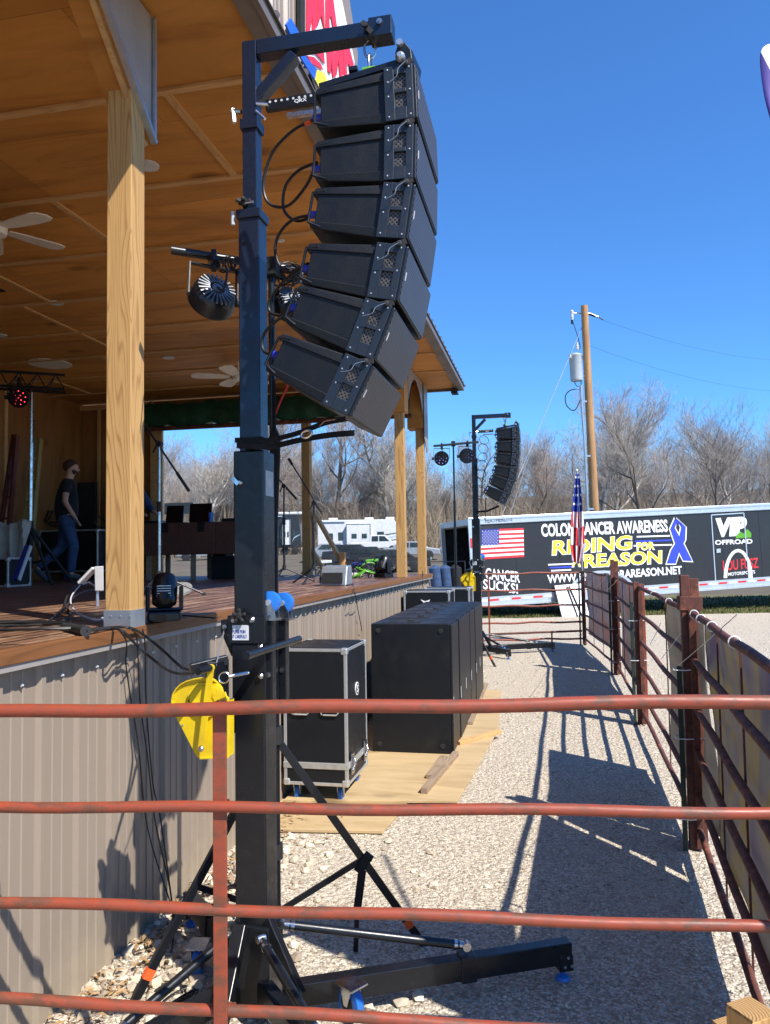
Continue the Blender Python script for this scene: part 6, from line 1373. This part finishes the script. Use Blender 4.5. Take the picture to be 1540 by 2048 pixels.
# ------------------------------------------------------------------ camp ground beyond the stage
def at(px_, D): v = ray(px_, 1110); p = CP+v*D; return V((p.x, p.y, gh(p.x, p.y)))
RX, FWD = V((math.cos(YAW), math.sin(YAW), 0)), V((-math.sin(YAW), math.cos(YAW), 0))
def wheel_(c, r_, ax, parent, w_=.24):
    w0 = part('wheel', MB().lathe(c, ax, [(-w_/2,r_*.7),(-w_/2+.02,r_*.97),(w_/2-.02,r_*.97),(w_/2,r_*.7)], 20), M['rubber'], parent, smooth=True)
    part('rim', MB().lathe(V(c)-V(ax)*(w_/2), ax, [(-.012,r_*.6),(.01,r_*.45)], 16), M['alu'], w0)
def rv(pa, pb, D, H, lab, dark=False, name='travel_trailer', cat='camper'):
    a, b = at(pa, D), at(pb, D); L = (b-a).length; u = (b-a).normalized(); z = min(a.z, b.z); u.z = 0; n = V((u.y, -u.x, 0))
    t = thing(name, (a.x, a.y, z), lab, cat, 'campers parked beyond the stage')
    def B(u0, u1, v0, v1, n0, n1): return [a+u*x+n*y+V((0,0,zz-a.z+z)) for zz in (v0, v1) for x, y in ((u0,n0),(u1,n0),(u1,n1),(u0,n1))]
    body = MB().prism([a+u*x+V((0,0,zz-a.z+z)) for x, zz in ((0,.7),(L*.94,.7),(L,1.3),(L*.985,2.4),(L*.9,H),(.12,H),(0,H-.25))], n, -2.4, 0)
    part('body', body, M['tblack'] if dark else M['white'], t, bevel=.05)
    part('slide_out', MB().hexa(B(L*.34, L*.62, .95, H-.5, .002, .45)), M['white'], t, bevel=.03)
    fr_ = MB(); 
    for x in (L*.34, L*.62): fr_.hexa(B(x-.03, x+.03, .95, H-.5, .455, .48))
    fr_.hexa(B(L*.34, L*.62, H-.53, H-.48, .455, .48)); part('dark_trim', fr_, M['glass'], t)
    for x0, x1, z0, z1, d in ((.10,.18,1.6,2.3,.0),(.24,.30,1.5,2.4,.0),(.40,.46,1.7,2.2,.455),(.52,.58,1.7,2.2,.455),(.70,.78,1.7,2.4,0)):
        w0 = part('window', MB().hexa(B(L*x0, L*x1, z0, z1, d+.003, d+.03)), M['glass'], t, bevel=.02)
    for k in range(3):
        part('swoosh', MB().prism([a+u*x+n*.004+V((0,0,zz-a.z+z)) for x, zz in ((L*(.64+.03*k),.9+.35*k),(L*(.74+.03*k),1.2+.4*k),(L*.97,1.55+.35*k),(L*.97,1.62+.35*k),(L*(.72+.03*k),1.3+.4*k))], n, 0, .01), M['glass' if k != 1 else 'tgrey'], t)
    for x in (.12, .55, .8): part('roof_unit', MB().hexa(B(L*x, L*x+1.0, H+.005, H+.28, -1.7, -.8)), M['white'], t, bevel=.08)
    for x in (.42*L, .42*L+.95): wheel_(a+u*x+V((0,0,.38-a.z+z))-n*.05, .38, n, t)
    part('awning', MB().tube([a+u*(L*.05)+n*.08+V((0,0,H-.2-a.z+z)), a+u*(L*.32)+n*.08+V((0,0,H-.2-a.z+z))], .06, 8), M['tgrey'], t)
rv(636, 806, 84, 3.75, 'long white camper with dark swoosh stripes, behind the diagonal brace')
rv(548, 602, 74, 3.9, 'black motor coach behind the mast, left of the white camper', True, 'motor_coach', 'coach')
def truck(pa, D, L, lab, body, grp=True):
    a = at(pa, D); u = RX; n = -FWD; t = thing('pickup_truck' if L > 5 else 'parked_car', tuple(a), lab, 'pickup truck' if L > 5 else 'car', 'vehicles parked beyond the stage')
    def S2(pts): return [a+u*x+V((0,0,z)) for x, z in pts]
    if L > 5: prof = [(0,.45),(0,1.1),(2.0,1.12),(2.1,1.85),(3.7,1.85),(4.35,1.2),(5.6,1.1),(5.7,.5)]; win = [((2.25,1.2),(2.3,1.72),(2.95,1.74),(2.95,1.2)), ((3.05,1.2),(3.05,1.74),(3.6,1.72),(4.1,1.22))]
    else: prof = [(0,.4),(.1,.95),(.8,1.0),(1.3,1.45),(2.9,1.45),(3.6,.98),(4.5,.85),(4.6,.4)]; win = [((1.1,1.02),(1.45,1.36),(2.1,1.37),(2.1,1.0)), ((2.2,1.0),(2.2,1.37),(2.8,1.36),(3.3,1.0))]
    part('body', MB().prism(S2(prof), n, -1.85, 0), body, t, bevel=.06)
    for w0 in win: part('window', MB().prism(S2(w0), n, .0, .02), M['glass'], t)
    for x in ((1.0, L-1.3) if L > 5 else (.85, L-.95)): wheel_(a+u*x+V((0,0,.38))-n*.02, .38, n, t)
    part('headlight', MB().hexa([a+u*x+n*y+V((0,0,z)) for z in (.8,.95) for x, y in ((L-.06,-.4),(L+.02,-.4),(L+.02,.01),(L-.06,.01))]), M['alu'], t)
truck(700, 80, 5.7, 'white crew cab pickup truck in front of the long white camper', M['white'])
M['silver'] = pm('silver_paint', (.45,.45,.45), rough=.3, metal=.5)
truck(606, 58, 4.6, 'pale silver car between the stage post and the coach', M['silver'])
truck(352, 66, 4.6, 'pale car seen through the gap under the desk', M['silver'])
truck(642, 56, 4.6, 'dark car parked behind the diagonal brace', M['tblack'])
truck(668, 52, 4.6, 'dark low car left of the white pickup, half hidden by the brace foot', M['tblack'])
truck(764, 60, 4.6, 'silver car right of the white pickup, partly behind the far post', M['silver'])
truck(712, 47, 4.6, 'dark car low behind the cable heap', M['rubber'])
q = random.Random(17)
for i, px_ in enumerate((628, 655, 690, 722, 748, 770)):
    a = at(px_, 42+3*(i % 3)); mb = MB(); zz = a.z
    for s in (-.45, .45): torus(mb, a+RX*s+V((0,0,.3)), FWD, .26, .06, 18, 6)
    t = thing('motorbike', tuple(a), 'small %s off-road bike parked beyond the deck, %s' % (('black','white','black','blue','green','red')[i], ('nearest the stage post','left of the brace foot','right of the brace foot','below the white truck','below the camper stripes','nearest the far posts')[i]), 'motorbike', 'bikes parked beyond the deck')
    part('wheels', mb, M['rubber'], t, smooth=True)
    part('frame', MB().tube([a+RX*-.45+V((0,0,.3)), a+RX*-.1+V((0,0,.75)), a+RX*.3+V((0,0,.85)), a+RX*.45+V((0,0,.3))], .04, 6).tube([a+RX*.28+V((0,0,.85)), a+RX*.2+V((0,0,1.1))], .03, 6), M['black'], t)
    part('fairing', MB().beam(a+RX*-.5+V((0,0,.85)), a+RX*.25+V((0,0,.9)), .22, .18), M[('tblack','white','tblack','bluep','lime','redp')[i]], t, bevel=.04)

# ------------------------------------------------------------------ bare trees
def bare_tree(seed, H, spread=.5, twig=.012, fork=.28, n_tw=3, pale=False, levels=6):
    """tapered trunk and limbs, then finer and finer twigs"""
    q = random.Random(seed); TR, CR = MB(), MB()
    def grow(p, d, r0, L, lev):
        mb = TR if lev <= 1 else CR
        n = 5 if lev == 0 else (4 if lev <= 2 else 2); sides = 8 if lev == 0 else (5 if lev == 1 else (4 if lev == 2 else 3))
        pts = [p]; rs = [r0]; r1 = max(twig*.6, r0*(.45 if lev == 0 else .35)); dd = d.copy(); st = []
        for i in range(n):
            j = .10 if lev == 0 else .22
            dd = (dd+V((q.gauss(0,j), q.gauss(0,j), q.gauss(0,j*.6)+(.15 if lev > 0 else .02)))).normalized()
            p = p+dd*(L/n); pts.append(p); rs.append(r0+(r1-r0)*(i+1)/n); st.append((p, dd.copy(), rs[-1]))
        mb.tube(pts, rs, sides, False)
        if lev >= levels: return
        k = [8, 6, 5, 4, 2, n_tw][min(lev, 5)]
        for c in range(k):
            f_ = (fork if lev == 0 else .15)+(1-(fork if lev == 0 else .15))*((c+q.random())/k); ii = min(n-1, int(f_*n)); a = pts[ii].lerp(pts[ii+1], f_*n-ii); bd = st[ii][1]; br_ = rs[ii]
            ax = bd.orthogonal().normalized(); ax.rotate(Quaternion(bd, q.uniform(0, 6.283)))
            an = q.uniform(.38, .82)*(1 if lev else spread*1.7); nd = bd.copy(); nd.rotate(Quaternion(ax, an))
            grow(a, nd, max(twig, br_*q.uniform(.42,.62)), L*q.uniform(.42,.66)*(1.15-.45*f_ if lev == 0 else 1), lev+1)
        if lev > 0: grow(pts[-1], dd, max(twig, rs[-1]), L*.55, lev+1)
        else: grow(pts[-1], dd, rs[-1], L*.42, 1)
    grow(V((0,0,-.3)), V((q.uniform(-.06,.06), q.uniform(-.06,.06), 1)).normalized(), H*.014+.05, H*.66, 0)
    return TR, CR
protos = []
kinds = [('grey', 'barkg', 'twigg', .55, .30), ('sycamore', 'barkw', 'barkw', .45, .35), ('spreading', 'barkb', 'twigg', .8, .22), ('brown', 'barkb', 'twigr', .6, .26), ('slender', 'barkg', 'twigg', .35, .4)]
for i in range(9):
    k = kinds[[0,1,2,3,4,1,0,2,3][i]]
    TR, CR = bare_tree(100+i, 20, k[3], .0105, k[4], 3, levels=5)
    protos.append((k[0], mesh_of('trunk', TR, M[k[1]]), mesh_of('crown', CR, M[k[2]])))
tlab = {'grey': 'grey leafless tree with fine upright twigs in the wood behind', 'sycamore': 'pale barked leafless sycamore standing out in the wood behind', 'spreading': 'dark leafless tree with wide spreading limbs in the wood behind', 'brown': 'brown leafless tree with reddish twigs in the wood behind', 'slender': 'slender grey leafless tree in the wood behind'}
def plant(px_, D, H, ki, lab=None, rz=None):
    a = at(px_, D); nm, tm, cm = protos[ki]; q = random.Random(int(px_*7+D)); s = H/20*q.uniform(.95, 1.05)
    t = thing('bare_tree', (a.x, a.y, a.z-.1), lab or tlab[nm], 'tree', 'bare trees in the wood behind' if lab is None else None)
    t.scale = (s*1.05, s*1.05, s); t.rotation_euler.z = rz if rz is not None else q.uniform(0, 6.28)
    for n_, me in (('trunk', tm), ('crown', cm)):
        o = bpy.data.objects.new(n_, me); COL.objects.link(o); o.parent = t
q = random.Random(77)
# (pixel, distance, height)
plant(1292, 62, 12.8, 2, 'dark wide-forking leafless tree above the lettering ribbon of the trailer', 2.2)
plant(1205, 86, 17.8, 1, 'tall pale sycamore just right of the utility pole')
plant(1222, 92, 17.5, 5, 'tallest leafless tree, its top just right of the transformer')
plant(1490, 84, 15.5, 1, 'pale sycamore with white limbs near the right frame edge')
plant(1450, 78, 13.5, 0, 'round crowned grey tree near the right frame edge'); plant(1535, 74, 12.5, 2, 'dark tree cut by the right frame edge')
plant(672, 93, 23, 2, 'large dark forked tree rising behind the campers, seen under the array')
plant(395, 92, 14, 1, 'pale many-branched small tree seen through the stage opening, right of the wooden post')
plant(800, 95, 20, 1, 'pale sycamore between the two far stage posts')
plant(475, 93, 21, 6, 'grey tree seen through the stage opening just left of the mast')
i = 0
for D, (h0, h1), st_ in ((98, (11, 15), 70), (114, (12.5, 16.5), 72), (132, (14, 18), 60)):
    px_ = 300+q.uniform(0, 30)
    while px_ < 1640:
        f_ = 1.0
        if 860 < px_ < 950: f_ = .80
        if 1370 < px_ < 1425: f_ = .82
        if px_ > 1425: f_ = .95
        plant(px_+q.uniform(-14,14), D+q.uniform(-6,6), q.uniform(h0, h1)*f_, q.choice([0,1,3,4,5,6,7,8,4,0])); px_ += st_*q.uniform(.75,1.25)
for k in range(14): plant(330+k*38+q.uniform(-12,12), 94+q.uniform(-3,8), q.uniform(8, 12), q.choice([3,4,8,1]))
# thicket of thin stems and twigs behind the trailer and campers
mb = MB(); q = random.Random(5)
for i in range(30000):
    D = q.uniform(90, 140); px_ = q.uniform(280, 1600); a = at(px_, D); h = q.uniform(1.2, 5.5)*(.7+D/220); l = V((q.gauss(0,.32), q.gauss(0,.3), 1)).normalized(); r_ = q.uniform(.012, .032)
    z0 = q.uniform(-.1, 3.4) if q.random() < .6 else 0; b0_ = a+V((0,0,z0)); m1 = b0_+l*h*.5+V((q.gauss(0,.12),0,0)); e = b0_+l*h+V((q.gauss(0,.35), 0, 0))
    w2 = RX*r_; mb.add([b0_-w2, b0_+w2, m1+w2*.7, m1-w2*.7, e, b0_+FWD*r_, m1+FWD*r_*.7], [(0,1,2,3),(3,2,4),(1,5,6,2),(5,0,3,6),(2,6,4),(6,3,4)])
    if i % 2 == 0:
        e2 = m1+V((q.gauss(0,.8), q.gauss(0,.3), q.uniform(.3,1.4))); mb.add([m1-w2*.6, m1+w2*.6, e2, m1+FWD*r_*.6], [(0,1,2),(1,3,2),(3,0,2)])
tag(part('thicket', mb, M['brush']), kind='stuff')
